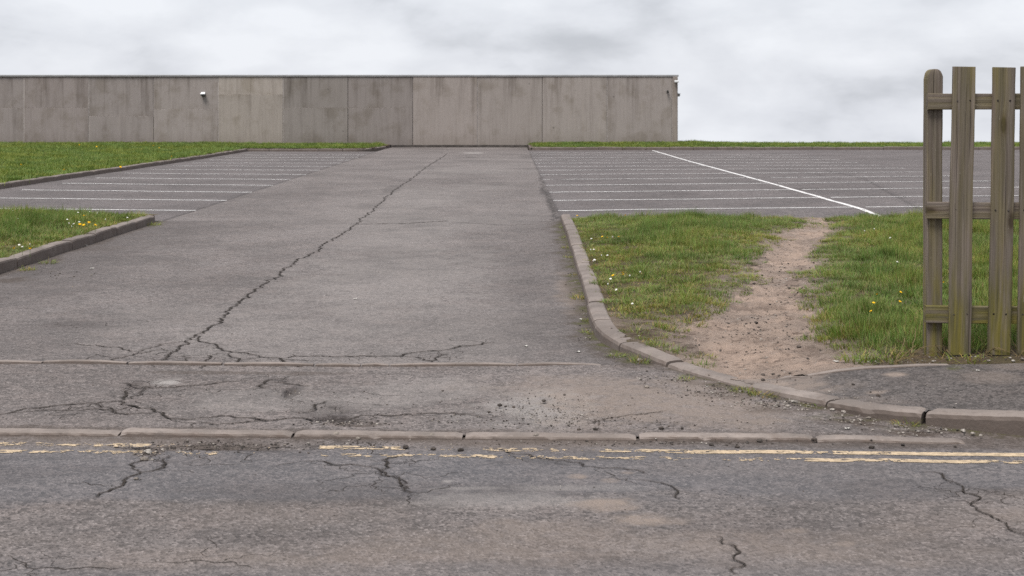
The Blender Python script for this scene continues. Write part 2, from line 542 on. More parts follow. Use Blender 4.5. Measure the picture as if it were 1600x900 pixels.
M = {
    'drive': asphalt('driveway_asphalt', (0.157, 0.139, 0.135)),
    'road': asphalt('road_asphalt', (0.141, 0.124, 0.120), grain=1.15),
    'apron': asphalt('crossover_asphalt', (0.151, 0.132, 0.127), grain=1.1),
    'lot': asphalt('car_park_asphalt', (0.127, 0.113, 0.113)),
    'pave': asphalt('pavement_asphalt', (0.093, 0.082, 0.079), grain=1.1),
    'kerb': concrete('kerb_concrete', (0.205, 0.175, 0.160)),
    'edging': concrete('edging_concrete', (0.222, 0.189, 0.172)),
    'panel': concrete('panel_concrete', (0.286, 0.258, 0.247), panel=True),
    'soil': soil_mat('verge_soil', (0.100, 0.074, 0.054), green=.30),
    'dirt': soil_mat('trodden_dirt', (0.295, 0.236, 0.202)),
    'terrain': soil_mat('hill_turf', (0.09, 0.085, 0.045), green=1.0),
    'grass': grass_mat('verge_grass'),
    'weed': grass_mat('weed_leaf', (1.05, 1.0, 0.8)),
    'straw': grass_mat('dry_stalk', (1, 1, 1), dry=0.8),
    'white': plain('worn_white_paint', (0.56, 0.55, 0.545), 0.7, 0.3, 0.25, 14),
    'yellow': plain('worn_yellow_paint', (0.385, 0.30, 0.205), 0.8, 0.25, 0.22, 40),
    'wood': wood_mat('weathered_wood'),
    'nail': plain('rusty_nail', (0.018, 0.013, 0.011), 0.7, 0.4),
    'metal': plain('grey_coping', (0.25, 0.25, 0.255), 0.5, 0.5, 0.1, 2),
    'darkmetal': plain('dark_fitting', (0.035, 0.035, 0.036), 0.5, 0.5),
    'lampwhite': plain('pale_fitting', (0.66, 0.67, 0.68), 0.4, 0.5, 0.05),
    'glass': plain('dark_lens', (0.02, 0.022, 0.025), 0.15, 0.6),
    'seal': plain('joint_sealant', (0.33, 0.30, 0.285), 0.8, 0.2, 0.12, 3),
    'plinth': plain('dark_plinth', (0.075, 0.065, 0.060), 0.9, 0.2, 0.3, 6),
    'roof': plain('roof_felt', (0.10, 0.10, 0.10), 0.9, 0.2, 0.2, 3),
    'stone': stone_mat(),
    'crack': plain('crack_dark', (0.030, 0.025, 0.022), 0.95, 0.1, 0.4, 60),
    'petal_y': plain('yellow_petal', (0.72, 0.46, 0.02), 0.7, 0.2, 0.12, 60),
    'petal_w': plain('white_petal', (0.80, 0.79, 0.74), 0.7, 0.2, 0.05, 60),
    'stalk': plain('flower_stalk', (0.10, 0.14, 0.04), 0.7, 0.2, 0.15, 30),
    'paper': plain('pale_scrap', (0.46, 0.44, 0.41), 0.8, 0.2, 0.1, 40),
}

# ------------------------------------------------------------------ ground shape
LOT_Y, DRV_L, DRV_R, EDGE_Y = 20.4, -4.94, 0.755, 8.93
def kerb_line_y(X):                                 # front face of the dropped kerb on the road
    return 7.01 - 0.035 * (X + 2.5)
# face of the curved kerb between the drive and the verge, with its height above the asphalt
KR = [(0.737, 20.3, .10), (0.715, 18.0, .10), (0.69, 15.8, .10), (0.655, 13.2, .095), (0.624, 11.5, .095), (0.605, 10.5, .095), (0.622, 9.88, .09), (0.715, 9.45, .075),
      (0.87, 9.06, .055), (1.03, 8.72, .034), (1.31, 8.18, .024), (1.52, 7.86, .030), (1.72, 7.56, .046), (1.90, 7.35, .062), (2.15, 7.17, .078), (2.55, 6.98, .098), (3.2, 6.84, .112), (4.2, 6.76, .118), (6.5, 6.66, .118), (9.0, 6.56, .118)]
def catmull(pts, step=0.05):
    P = np.array(pts, float)
    P = np.vstack([2 * P[0] - P[1], P, 2 * P[-1] - P[-2]])
    out = []
    for i in range(1, len(P) - 2):
        n = max(2, int(np.linalg.norm(P[i + 1, :2] - P[i, :2]) / step))
        for k in range(n):
            t = k / n
            a, b, c, d = P[i - 1], P[i], P[i + 1], P[i + 2]
            out.append(0.5 * (2 * b + (c - a) * t + (2 * a - 5 * b + 4 * c - d) * t * t + (3 * b - a - 3 * c + d) * t ** 3))
    out.append(P[-2])
    return np.array(out)
KRC = catmull(KR)
KSEG = KRC[::2]
def kerb_sd(X, Y):
    """signed distance to the curved kerb's face (+ on the verge side) and the kerb's height there"""
    X, Y = np.asarray(X, float), np.asarray(Y, float)
    sh = X.shape
    x, y = X.ravel(), Y.ravel()
    sd, hh = np.full(x.shape, 0.0), np.full(x.shape, .1)
    for i in range(0, len(x), 20000):
        xx, yy = x[i:i + 20000], y[i:i + 20000]
        d2 = (xx[:, None] - KSEG[None, :, 0]) ** 2 + (yy[:, None] - KSEG[None, :, 1]) ** 2
        k = np.clip(np.argmin(d2, 1), 1, len(KSEG) - 2)
        t = KSEG[k + 1, :2] - KSEG[k - 1, :2]
        t /= np.linalg.norm(t, axis=1)[:, None]
        sd[i:i + 20000] = -t[:, 1] * (xx - KSEG[k, 0]) + t[:, 0] * (yy - KSEG[k, 1])
        far = d2.min(1) ** .5
        sd[i:i + 20000] = np.sign(sd[i:i + 20000]) * np.maximum(np.abs(sd[i:i + 20000]), far * .98)
        hh[i:i + 20000] = KSEG[k, 2]
    return sd.reshape(sh), hh.reshape(sh)
def right_of_kerb(X, Y, off=0.06):
    return kerb_sd(X, Y)[0] > off
def z_asphalt(X, Y):
    z = np.zeros_like(X)
    # the crossover dips a little in the middle
    z -= 0.022 * np.exp(-((X + 0.9) / 1.5) ** 2) * np.exp(-((Y - 8.6) / 1.0) ** 2)
    # bays fall gently towards the drive
    lot = sstep(20.0, 22.0, Y) * (1 - .9 * sstep(27, 46, Y))
    z += 0.0105 * lot * (np.maximum(DRV_L - X, 0) + np.minimum(np.maximum(X - DRV_R, 0), 14))
    near = 1 - sstep(14, 30, Y)
    z += (fbm(X * 0.9, Y * 0.9, 3, 3) - 0.5) * (0.010 + 0.006 * near)
    z += (fbm(X * 6, Y * 6, 8, 3) - 0.5) * 0.006 * near
    return z
def z_right(X, Y):
    """verge and pavement right of the curved kerb"""
    sd, hk = kerb_sd(X, Y)
    zv = 0.095 + 0.035 * sstep(0.7, 3.0, X)
    zk = hk - .010
    zp = np.interp(X, [1.0, 1.31, 1.9, 2.55, 3.2], [.034, .03, .066, .098, .113])
    zfar = zp + (zv - zp) * sstep(8.5, 10.2, Y)
    z = zk + (zfar - zk) * sstep(.12, .75, sd)
    return z * (1 - sstep(17.5, 20.3, Y)) + 0.05 * sstep(17.5, 20.3, Y)

def frac_line(pts, depth=4, amp=0.14, seed=0):
    """a jagged line: midpoints pushed aside, never by more than a hand's width"""
    r = random.Random(seed)
    P = [Vector(p) for p in pts]
    for d in range(9):
        Q, more = [P[0]], False
        for a, b in zip(P, P[1:]):
            L = (b - a).length
            lim = 0.035 + 0.0022 * (a.y + b.y) / 2
            if L > lim:
                n = Vector((-(b - a).y, (b - a).x)) / L
                Q.append(a.lerp(b, r.uniform(.35, .65)) + n * r.uniform(-1, 1) * amp * min(L, .16) * (1.5 if L < .25 else 1.0))
                more = True
            Q.append(b)
        P = Q
        if not more: break
    return P
CR = []                                              # cracks: photo points, half width in metres, depth in metres
def crack(pts, w=0.012, d=0.014, amp=0.14):
    P = frac_line([at(*p) for p in pts], 4, amp * 1.25, len(CR) + 5)
    CR.append((P, w * (.72 if P[0].y > 7 else .52), d * .55, 1.0))
    # hairline branches leaving it
    r = random.Random(len(CR) * 3 + 1)
    if P[0].y < 14:
        for p, q in zip(P, P[1:]):
            if r.random() < .13:
                d_ = (q - p).normalized()
                a_ = r.choice((-1, 1)) * r.uniform(.5, 1.2)
                d_ = Vector((d_.x * math.cos(a_) - d_.y * math.sin(a_), d_.x * math.sin(a_) + d_.y * math.cos(a_)))
                CR.append((frac_line([p, p + d_ * r.uniform(.08, .40)], 4, .3, len(CR)), min(.004, w * r.uniform(.22, .34)), 0.0, .6))
crack([(700, 240), (660, 265), (610, 303), (585, 325), (553, 352), (520, 372), (490, 395), (455, 415)], 0.0145, 0.008, 0.12)
crack([(455, 415), (420, 440), (385, 463), (350, 492), (325, 512), (305, 522), (290, 531), (280, 543), (267, 551), (250, 563)], 0.0145, 0.014, 0.14)
crack([(305, 522), (324, 534), (358, 547), (388, 549), (408, 555), (439, 557), (469, 568)], 0.014)
crack([(440, 557), (466, 553), (540, 553), (600, 553), (629, 553), (655, 547), (709, 542), (773, 534)], 0.012)
crack([(629, 553), (675, 560), (688, 549)], 0.009)
crack([(675, 560), (715, 565), (736, 566)], 0.009)
crack([(290, 531), (250, 536), (219, 548), (182, 541), (118, 536)], 0.008)
crack([(270, 546), (209, 552), (175, 560), (164, 566)], 0.012)
crack([(358, 549), (371, 561), (381, 568)], 0.012)
crack([(354, 549), (327, 553), (324, 563), (314, 571)], 0.010)
crack([(375, 560), (405, 556)], 0.007)
crack([(262, 563), (292, 562), (300, 556), (285, 553)], 0.007)
crack([(120, 565), (150, 552), (200, 560)], 0.006)
crack([(0, 648), (24, 643), (72, 636), (100, 632), (152, 629), (188, 625)], 0.012)
crack([(188, 625), (208, 633), (240, 638), (260, 650), (280, 654), (312, 652), (360, 649), (400, 654), (420, 657), (472, 652), (512, 656), (532, 654), (560, 649), (592, 647), (640, 646), (700, 645), (752, 649)], 0.013)
crack([(188, 625), (196, 614), (208, 606), (224, 602), (240, 604), (272, 603), (320, 598), (352, 592), (384, 590)], 0.013)
crack([(208, 622), (224, 614), (228, 604)], 0.010)
crack([(196, 596), (210, 600), (226, 603)], 0.014)
crack([(20, 645), (100, 642), (132, 640), (172, 640), (192, 639), (208, 633)], 0.008)
crack([(152, 629), (176, 638), (200, 648), (240, 646)], 0.007)
crack([(412, 602), (424, 588), (448, 587)], 0.011)
crack([(432, 592), (455, 595), (480, 598)], 0.011)
crack([(312, 660), (360, 662), (416, 657)], 0.012)
crack([(480, 640), (492, 630), (508, 624)], 0.012)
crack([(920, 662), (944, 654), (976, 650), (1012, 646), (1040, 642)], 0.008)
crack([(560, 607), (600, 615), (640, 616)], 0.005)
crack([(264, 708), (256, 724), (220, 735), (192, 748), (152, 774)], 0.013)
crack([(220, 735), (210, 726), (224, 716), (240, 708)], 0.010)
crack([(280, 722), (360, 723), (384, 719)], 0.006)
crack([(480, 716), (520, 722), (560, 723), (596, 733), (632, 748), (640, 760)], 0.009)
crack([(594, 733), (604, 720), (636, 702)], 0.012)
crack([(596, 733), (624, 744), (644, 766)], 0.009)
crack([(756, 694), (796, 702), (848, 712), (904, 718), (960, 727), (1008, 735)], 0.010)
crack([(796, 702), (832, 718)], 0.007)
crack([(996, 746), (1040, 754), (1056, 762), (1062, 778)], 0.009)
crack([(1440, 734), (1472, 736), (1492, 750), (1504, 764), (1520, 770), (1516, 786), (1536, 800), (1560, 810), (1576, 826), (1606, 836)], 0.010)
crack([(1432, 758), (1484, 760), (1504, 764)], 0.006)
crack([(1520, 786), (1600, 784)], 0.004)
crack([(1128, 838), (1148, 854), (1162, 880), (1148, 896)], 0.009)
crack([(1148, 896), (1132, 888)], 0.008)
crack([(0, 866), (32, 876), (72, 886), (100, 890), (140, 887), (200, 889)], 0.008)
crack([(240, 874), (280, 880), (360, 879), (400, 890)], 0.007)
crack([(228, 694), (344, 695), (400, 698), (496, 695)], 0.020, 0.02)
crack([(560, 350), (640, 349), (700, 345)], 0.03, 0.01, 0.05)
crack([(700, 347), (790, 352), (860, 350)], 0.012, 0.006, 0.05)
CR.append((frac_line([(DRV_R + 0.02, 20.5), (DRV_R - 0.02, 27), (DRV_R, 36), (DRV_R, 52)], 5, 0.06, 77), 0.016, 0.008, .55))
CR.append((frac_line([(DRV_L, 20.2), (DRV_L, 30), (DRV_L, 40), (DRV_L, 52.5)], 5, 0.04, 78), 0.018, 0.008, .75))
CR.append((frac_line([at(1290, 262, .1), at(1350, 277, .1), at(1435, 322, .1)][::-1], 4, 0.05, 79), 0.03, 0.006, .6))
CR.append((frac_line([at(1190, 256, .06), at(1260, 268, .08), at(1320, 278, .1)], 4, 0.05, 80), 0.025, 0.006, .5))

def alligator(px, py, rx, ry, cell, seed, keep=.55):
    """a patch of interlinked hairline cracks"""
    r = random.Random(seed)
    cx, cy = at(px, py)
    wx, wy = rx * CAM_H / (py - VY), ry * cy * cy / (F * CAM_H)
    nx, ny = int(2 * wx / cell) + 1, int(2 * wy / cell) + 1
    G = {}
    for i in range(nx + 1):
        for j in range(ny + 1):
            G[i, j] = Vector((cx - wx + (i + .5 * (j % 2) + r.uniform(-.38, .38)) * cell, cy - wy + (j + r.uniform(-.38, .38)) * cell))
    for (i, j), p in G.items():
        for q in ((i + 1, j), (i, j + 1), (i - 1, j + 1)):
            if q in G:
                m = (p + G[q]) / 2
                e = math.hypot((m.x - cx) / wx, (m.y - cy) / wy)
                if r.random() < keep * max(0, 1.15 - e):
                    CR.append((frac_line([p, G[q]], 4, .28, r.randrange(9999)), r.uniform(.0016, .0042), 0.0, .5))
alligator(290, 556, 120, 13, .16, 1, .8)
alligator(470, 560, 170, 8, .17, 2, .35)
alligator(680, 556, 90, 12, .15, 3, .5)
alligator(130, 640, 130, 16, .13, 4, .6)
alligator(240, 612, 70, 18, .10, 5, .6)
alligator(500, 640, 80, 22, .09, 6, .65)
alligator(330, 655, 110, 7, .10, 7, .45)
alligator(850, 645, 110, 22, .09, 8, .45)
alligator(235, 725, 50, 24, .10, 9, .5)
alligator(600, 728, 60, 20, .10, 10, .4)
alligator(1500, 765, 60, 30, .10, 11, .45)
alligator(150, 505, 110, 14, .22, 12, .3)
alligator(420, 720, 90, 10, .12, 13, .3)
alligator(90, 880, 120, 14, .08, 14, .35)
crack([(868, 345), (863, 325), (856, 308), (850, 292), (847, 275)], 0.030, 0.010, .18)
STAIN = []                                           # marks on the asphalt: (x, y, rx, ry) in the photo, mask, strength
def stain(x, y, rx, ry, mask, s):
    X, Y = at(x, y)
    STAIN.append((X, Y, rx * CAM_H / (y - VY), ry * Y * Y / (F * CAM_H), mask, s))
for a in [(262, 594, 36, 7, 'pale', .95), (210, 598, 26, 7, 'dark', .5), (455, 607, 20, 13, 'dark', .85), (505, 640, 60, 14, 'dark', .55), (525, 652, 34, 7, 'dark', .95), (430, 592, 40, 7, 'dark', .35),
          (400, 578, 190, 3.5, 'soil', .55), (560, 662, 50, 5, 'soil', .6), (330, 691, 130, 9, 'soil', .65), (230, 700, 30, 9, 'soil', .8), (420, 699, 90, 5, 'dark', .6),
          (1010, 628, 210, 46, 'dust', .72), (880, 600, 140, 30, 'dust', .45), (1120, 645, 190, 30, 'dust', .65), (830, 636, 120, 30, 'pale', .75), (1080, 600, 90, 16, 'dust', .6), (640, 610, 180, 30, 'pale', .30), (400, 625, 150, 24, 'pale', .28),
          (890, 455, 26, 36, 'dust', .62), (905, 430, 14, 22, 'soil', .5), (922, 500, 22, 32, 'soil', .72), (950, 545, 34, 16, 'soil', .7), (1000, 568, 50, 10, 'soil', .6), (893, 395, 12, 40, 'soil', .55), (882, 360, 9, 16, 'soil', .5),
          (890, 372, 9, 36, 'moss', .8), (1345, 660, 100, 12, 'soil', .9), (1440, 676, 90, 8, 'soil', .9), (1250, 640, 90, 10, 'soil', .6), (1150, 616, 70, 8, 'soil', .5), (1090, 596, 60, 8, 'soil', .4),
          (1310, 652, 80, 7, 'moss', .35), (1420, 668, 60, 6, 'moss', .4),
          (1015, 813, 75, 13, 'dust', 1.0), (955, 788, 70, 12, 'dust', 1.0), (905, 742, 16, 4, 'dust', .8), (955, 748, 18, 4, 'dust', .7), (980, 735, 14, 3, 'dust', .6), (700, 748, 12, 3, 'pale', .7), (1320, 850, 30, 6, 'dust', .6), (1240, 830, 30, 6, 'dust', .5), (1090, 850, 60, 14, 'dust', .45), (985, 838, 40, 10, 'dust', .35),
          (800, 780, 170, 16, 'pale', .35), (860, 830, 170, 22, 'dust', .40), (900, 760, 120, 6, 'pale', .35), (740, 760, 60, 4, 'pale', .4), (560, 860, 160, 20, 'dust', .18), (420, 800, 220, 25, 'dust', .14),
          (60, 425, 90, 14, 'dark', .62), (150, 395, 80, 12, 'dark', .55), (30, 460, 140, 18, 'dark', .5), (215, 362, 40, 6, 'dark', .35), (120, 508, 110, 12, 'dark', .6), (60, 512, 60, 7, 'dark', .3), (420, 405, 60, 12, 'dark', .3), (370, 390, 40, 3, 'dark', .35),
          (610, 297, 20, 9, 'dark', .55), (580, 320, 22, 7, 'dark', .35), (850, 300, 9, 9, 'dark', .7), (862, 320, 8, 16, 'dark', .7), (872, 340, 6, 6, 'dark', .8), (845, 500, 75, 36, 'dark', .42), (830, 440, 65, 50, 'dark', .36), (750, 545, 60, 7, 'dark', .25), (640, 556, 60, 6, 'dark', .25),
          (742, 239, 24, 1.5, 'pale', .9), (735, 246, 12, 1.6, 'dark', .5), (825, 245, 18, 3, 'dark', .45), (960, 318, 70, 5, 'dark', .3), (1250, 300, 60, 4, 'dark', .3), (1070, 305, 30, 3, 'dark', .45),
          (240, 352, 16, 3, 'moss', .8), (130, 388, 110, 5, 'soil', .35), (90, 405, 14, 4, 'soil', .7), (20, 438, 40, 6, 'soil', .7), (300, 500, 200, 40, 'pale', .14), (620, 430, 200, 80, 'pale', .28), (500, 520, 300, 45, 'pale', .22)]:
    stain(*a)
PAVE_STAIN = []
for (x, y, rx, ry, mk, s) in [(1140, 590, 130, 26, 'dust', 1.0), (1230, 600, 110, 30, 'dust', .75), (1330, 620, 100, 12, 'dust', .30), (1370, 610, 26, 4, 'dust', 1.0), (1398, 592, 24, 4, 'dust', 1.0), (1540, 600, 50, 12, 'dust', .35), (1580, 585, 60, 8, 'dust', .35),
                              (1500, 588, 26, 7, 'moss', 1.0), (1440, 575, 80, 4, 'moss', .5), (1320, 577, 100, 4, 'soil', .7), (1540, 574, 90, 5, 'soil', .7), (1480, 570, 60, 3, 'soil', .8)]:
    X, Y = at(x, y, .06)
    PAVE_STAIN.append((X, Y, rx * 1.54 / (y - VY), ry * Y * Y / (F * 1.54), mk, s))

MASKS = ('crack', 'dark', 'pale', 'dust', 'soil', 'moss', 'fresh')
def sheet(xs, ys, zfun, keep=None, stains=STAIN, extra=None):
    """an asphalt height field with its cracks let in and its marks as masks"""
    X, Y = np.meshgrid(xs, ys)
    Z = zfun(X, Y)
    A = {k: np.zeros_like(X) for k in MASKS}
    cut = np.zeros_like(X)
    nw = 0.55 + 0.95 * fbm(X * 11, Y * 8, 21, 3)
    spk = fbm(X * 45, Y * 30, 25, 2)
    for P, w, d, st in CR:
        for a, b in zip(P, P[1:]):
            m = 6 * w
            i0, i1 = np.searchsorted(xs, (min(a.x, b.x) - m, max(a.x, b.x) + m))
            j0, j1 = np.searchsorted(ys, (min(a.y, b.y) - m, max(a.y, b.y) + m))
            if i0 >= i1 or j0 >= j1 or w < .0045: continue
            sx, sy = X[j0:j1, i0:i1], Y[j0:j1, i0:i1]
            dx, dy = b.x - a.x, b.y - a.y
            t = np.clip(((sx - a.x) * dx + (sy - a.y) * dy) / max(dx * dx + dy * dy, 1e-9), 0, 1)
            dist = np.hypot(sx - a.x - t * dx, sy - a.y - t * dy)
            ww = w * nw[j0:j1, i0:i1]
            c = np.clip(1.6 - 1.1 * dist / ww, 0, 1) * min(1.0, st)
            A['crack'][j0:j1, i0:i1] = np.maximum(A['crack'][j0:j1, i0:i1], c * .55)
            cut[j0:j1, i0:i1] = np.maximum(cut[j0:j1, i0:i1], c * d)
            A['dark'][j0:j1, i0:i1] = np.maximum(A['dark'][j0:j1, i0:i1], 0.75 * st * np.exp(-(dist / (2.6 * w)) ** 2) * np.clip(nw[j0:j1, i0:i1] * 1.2 - .5, 0, 1) * sstep(.45, .7, spk[j0:j1, i0:i1]))
    Z = Z - cut
    wob = fbm(X * 3.2, Y * 3.2, 40, 4)
    wob2 = fbm(X * 14, Y * 14, 50, 3)
    for (sx, sy, rx, ry, mk, s) in stains:
        r = np.hypot((X - sx) / rx, (Y - sy) / ry)
        v = s * (1 - sstep(0.35, 1.15, r + (wob - .5) * 1.1 + (wob2 - .5) * .7))
        A[mk] = np.maximum(A[mk], v)
    if extra: Z = extra(X, Y, Z, A)
    nx, ny = len(xs), len(ys)
    I = np.arange(nx * ny).reshape(ny, nx)
    Q = np.stack([I[:-1, :-1], I[:-1, 1:], I[1:, 1:], I[1:, :-1]], -1)
    if keep is not None:
        cx, cy = (X[:-1, :-1] + X[1:, 1:]) / 2, (Y[:-1, :-1] + Y[1:, 1:]) / 2
        Q = Q[keep(cx, cy)]
    else:
        Q = Q.reshape(-1, 4)
    V = np.stack([X.ravel(), Y.ravel(), Z.ravel()], -1)
    used = np.zeros(len(V), bool)
    used[Q.ravel()] = True
    idx = np.cumsum(used) - 1
    return V[used], idx[Q], {k: a.ravel()[used] for k, a in A.items()}
def join(parts):
    V, Q, A, n = [], [], {k: [] for k in MASKS}, 0
    for v, q, a in parts:
        V.append(v); Q.append(q + n); n += len(v)
        for k in MASKS: A[k].append(a[k])
    return np.vstack(V), np.vstack(Q), {k: np.concatenate(a) for k, a in A.items()}
def lin(a, b, s): return np.linspace(a, b, max(2, int(round((b - a) / s)) + 1))
def geom(a, b, k):
    n = int(math.log(b / a) / k) + 1
    return a * (b / a) ** (np.arange(n + 1) / n)

# ------------------------------------------------------------------ ground
def terrain():
    xs = np.concatenate([np.linspace(-900, -60, 15), np.linspace(-50, 60, 45), np.linspace(70, 900, 15)])
    ys = np.concatenate([np.linspace(-60, 50, 24), np.linspace(54, 110, 40), np.linspace(120, 1600, 30)])
    X, Y = np.meshgrid(xs, ys)
    Z = -0.16 - 0.075 * np.maximum(Y - 64, 0) - 0.02 * np.maximum(np.abs(X) - 45, 0)
    nx, ny = len(xs), len(ys)
    I = np.arange(nx * ny).reshape(ny, nx)
    Q = np.stack([I[:-1, :-1], I[:-1, 1:], I[1:, 1:], I[1:, :-1]], -1).reshape(-1, 4)
    o = link('terrain', mesh_np('terrain', np.stack([X.ravel(), Y.ravel(), Z.ravel()], -1), Q), M['terrain'])
    tag(o, 'hilltop ground that falls away beyond the concrete building', 'ground', kind='structure')
terrain()

def road_extra(X, Y, Z, A):
    wob = fbm(X * 1.3, Y * 2.5, 61, 4)
    yb = 5.86 + (wob - .5) * 0.5
    A['fresh'] = sstep(-.10, .12, Y - yb) * (1 - sstep(6.62, 6.9, Y)) * (0.65 + .5 * wob)
    A['fresh'] = np.maximum(A['fresh'], 0.6 * (1 - sstep(4.95, 5.15, Y + (wob - .5) * .5)))
    # dirt and grit gathered in the channel along the kerb
    g = 1 - sstep(0.02, 0.16, kerb_line_y(X) - Y + (wob - .5) * .12)
    A['soil'] = np.maximum(A['soil'], g * 0.55)
    # broken edge where the surface has come away below the yellow line
    br = np.exp(-((Y - 6.80) / 0.06) ** 2) * sstep(-1.95, -1.75, X) * (1 - sstep(-1.0, -.85, X))
    Z = Z - br * (0.010 + 0.022 * fbm(X * 12, Y * 12, 5, 3))
    A['dust'] = np.maximum(A['dust'], .38 * sstep(.40, .68, fbm(X * .9, Y * 1.6, 64, 4)) * (1 - A['fresh']))
    A['dark'] = np.maximum(A['dark'], .30 * sstep(.56, .74, fbm(X * 1.2, Y * 3.0, 66, 4)))
    # slight fall towards the channel
    return Z - 0.012 * sstep(5.0, 6.9, Y)
v, q, a = sheet(lin(-3.1, 3.2, 0.0085), lin(4.2, 7.06, 0.0095), z_asphalt, extra=road_extra)
v2, q2, a2 = sheet(lin(-30, -3.1, 0.3), lin(-4, 7.25, 0.25), lambda X, Y: z_asphalt(X, Y) - 0.012 * sstep(5.0, 6.9, Y), extra=None)
v3, q3, a3 = sheet(lin(3.2, 30, 0.3), lin(-4, 7.0, 0.25), lambda X, Y: z_asphalt(X, Y) - 0.012 * sstep(5.0, 6.9, Y), extra=None)
v4, q4, a4 = sheet(lin(-3.1, 3.2, 0.1), lin(-4, 4.2, 0.1), z_asphalt)
road = link('road', mesh_np('road', *join([(v, q, a), (v2, q2, a2), (v3, q3, a3), (v4, q4, a4)])), M['road'])
tag(road, 'cracked grey asphalt road along the bottom of the picture', 'road', kind='structure')

def apron_extra(X, Y, Z, A):
    # potholes
    for (px, py, rx, ry, d) in [(456, 609, 14, 9, .022), (525, 653, 26, 6, .032), (505, 640, 40, 10, .012), (560, 660, 30, 5, .014), (212, 600, 18, 6, .012)]:
        cx, cy = at(px, py)
        r = np.hypot((X - cx) / (rx * 1.6 / (py - 170)), (Y - cy) / (ry * cy * cy / 3555))
        r = r + (fbm(X * 16, Y * 16, 9, 3) - .5) * 1.0
        Z = Z - d * (1 - sstep(.4, 1.0, r))
    # crumbling surface in front of the dropped kerb
    cx, cy = at(840, 640)
    r = np.hypot((X - cx) / .45, (Y - cy) / .40)
    ru = 1 - sstep(.3, 1.2, r + (fbm(X * 4, Y * 4, 19, 3) - .5))
    Z = Z - ru * (0.004 + 0.022 * fbm(X * 22, Y * 22, 29, 3))
    wob = fbm(X * 5, Y * 8, 71, 3)
    ks = -kerb_sd(X, Y)[0]
    A['soil'] = np.maximum(A['soil'], .85 * (1 - sstep(.0, .17, ks + (wob - .5) * .22)))
    A['moss'] = np.maximum(A['moss'], .55 * (1 - sstep(.0, .08, ks + (wob - .5) * .2)))
    ky = kerb_line_y(X) + .12
    A['soil'] = np.maximum(A['soil'], .6 * (1 - sstep(.0, .09, Y - ky + (wob - .5) * .1)) * (1 - sstep(-.6, .4, X) * .5))
    # beyond the tail of the dropped kerb the surface runs down to the road
    return Z - .0135 * (1 - sstep(.06, .30, Y - kerb_line_y(X))) * sstep(1.9, 2.2, X)
v, q, a = sheet(lin(-3.6, 3.4, 0.0088), lin(6.9, 8.98, 0.0105), z_asphalt, keep=lambda X, Y: (Y > kerb_line_y(X) + 0.055) & (Y < EDGE_Y + 0.012) & ~right_of_kerb(X, Y, .06), extra=apron_extra)
v2, q2, a2 = sheet(lin(-30, -3.6, 0.3), lin(7.2, 8.95, 0.25), lambda X, Y: z_asphalt(X, Y) + 0.002)
crossover = o = link('crossover', mesh_np('crossover', *join([(v, q, a), (v2, q2, a2)])), M['apron'])
tag(o, 'broken potholed asphalt crossover between dropped kerb and thin edging', 'crossover', kind='structure')

def drive_extra(X, Y, Z, A):
    wob = fbm(X * 5, Y * 5, 81, 3)
    # silt along both kerbs
    kx = np.interp(Y, KRC[::-1, 1], KRC[::-1, 0])
    m = (Y < 20.3)
    A['soil'] = np.maximum(A['soil'], m * .75 * (1 - sstep(.02, .26, kx - X + (wob - .5) * .30)))
    A['moss'] = np.maximum(A['moss'], m * .8 * (1 - sstep(.0, .14, kx - X + (wob - .5) * .25)))
    A['dark'] = np.maximum(A['dark'], m * .34 * (1 - sstep(.1, 1.5, kx - X + (wob - .5) * .9)))
    A['soil'] = np.maximum(A['soil'], m * .6 * (1 - sstep(.0, .16, X - DRV_L + (wob - .5) * .2)))
    A['dark'] = np.maximum(A['dark'], m * .46 * (1 - sstep(.1, 2.0, X - DRV_L + (wob - .5) * 1.1)))
    big = fbm(X * .45, Y * .22, 83, 4)
    A['pale'] = np.maximum(A['pale'], .30 * sstep(.42, .70, big) * np.exp(-((X + 1.1) / 1.6) ** 2))
    A['dark'] = np.maximum(A['dark'], .22 * sstep(.55, .75, fbm(X * .8, Y * .5, 87, 4)))
    return Z
v, q, a = sheet(lin(-5.2, 1.45, 0.0135), np.concatenate([lin(EDGE_Y + .012, 11.5, 0.015), geom(11.5, LOT_Y, 0.0022)[1:]]), z_asphalt, keep=lambda X, Y: ~right_of_kerb(X, Y, .06), extra=drive_extra)
v2, q2, a2 = sheet(lin(DRV_L, DRV_R, 0.022), geom(LOT_Y, 58.9, 0.0042), z_asphalt, extra=drive_extra)
v3, q3, a3 = sheet(lin(-12, -5.2, 0.2), lin(EDGE_Y + .012, 13.5, 0.2), z_asphalt)
driveway = o = link('driveway', mesh_np('driveway', *join([(v, q, a), (v2, q2, a2), (v3, q3, a3)])), M['drive'])
tag(o, 'wide worn asphalt driveway with a long crack leading up to the building', 'driveway', kind='structure')
v, q, a = sheet(lin(-9.95, DRV_L, 0.06), geom(LOT_Y, 53.15, 0.006), z_asphalt)
lot_l = link('car_park', mesh_np('car_park', v, q, a), M['lot'])
tag(lot_l, 'narrow car park strip with one row of white bay lines left of the driveway', 'car park', kind='structure')
v, q, a = sheet(np.concatenate([lin(DRV_R, 12, 0.06), lin(12.4, 46, 0.4)]), geom(LOT_Y, 54.85, 0.006), z_asphalt)
lot_r = link('car_park', mesh_np('car_park', v, q, a), M['lot'])
tag(lot_r, 'broad empty car park with two rows of bays right of the driveway', 'car park', kind='structure')

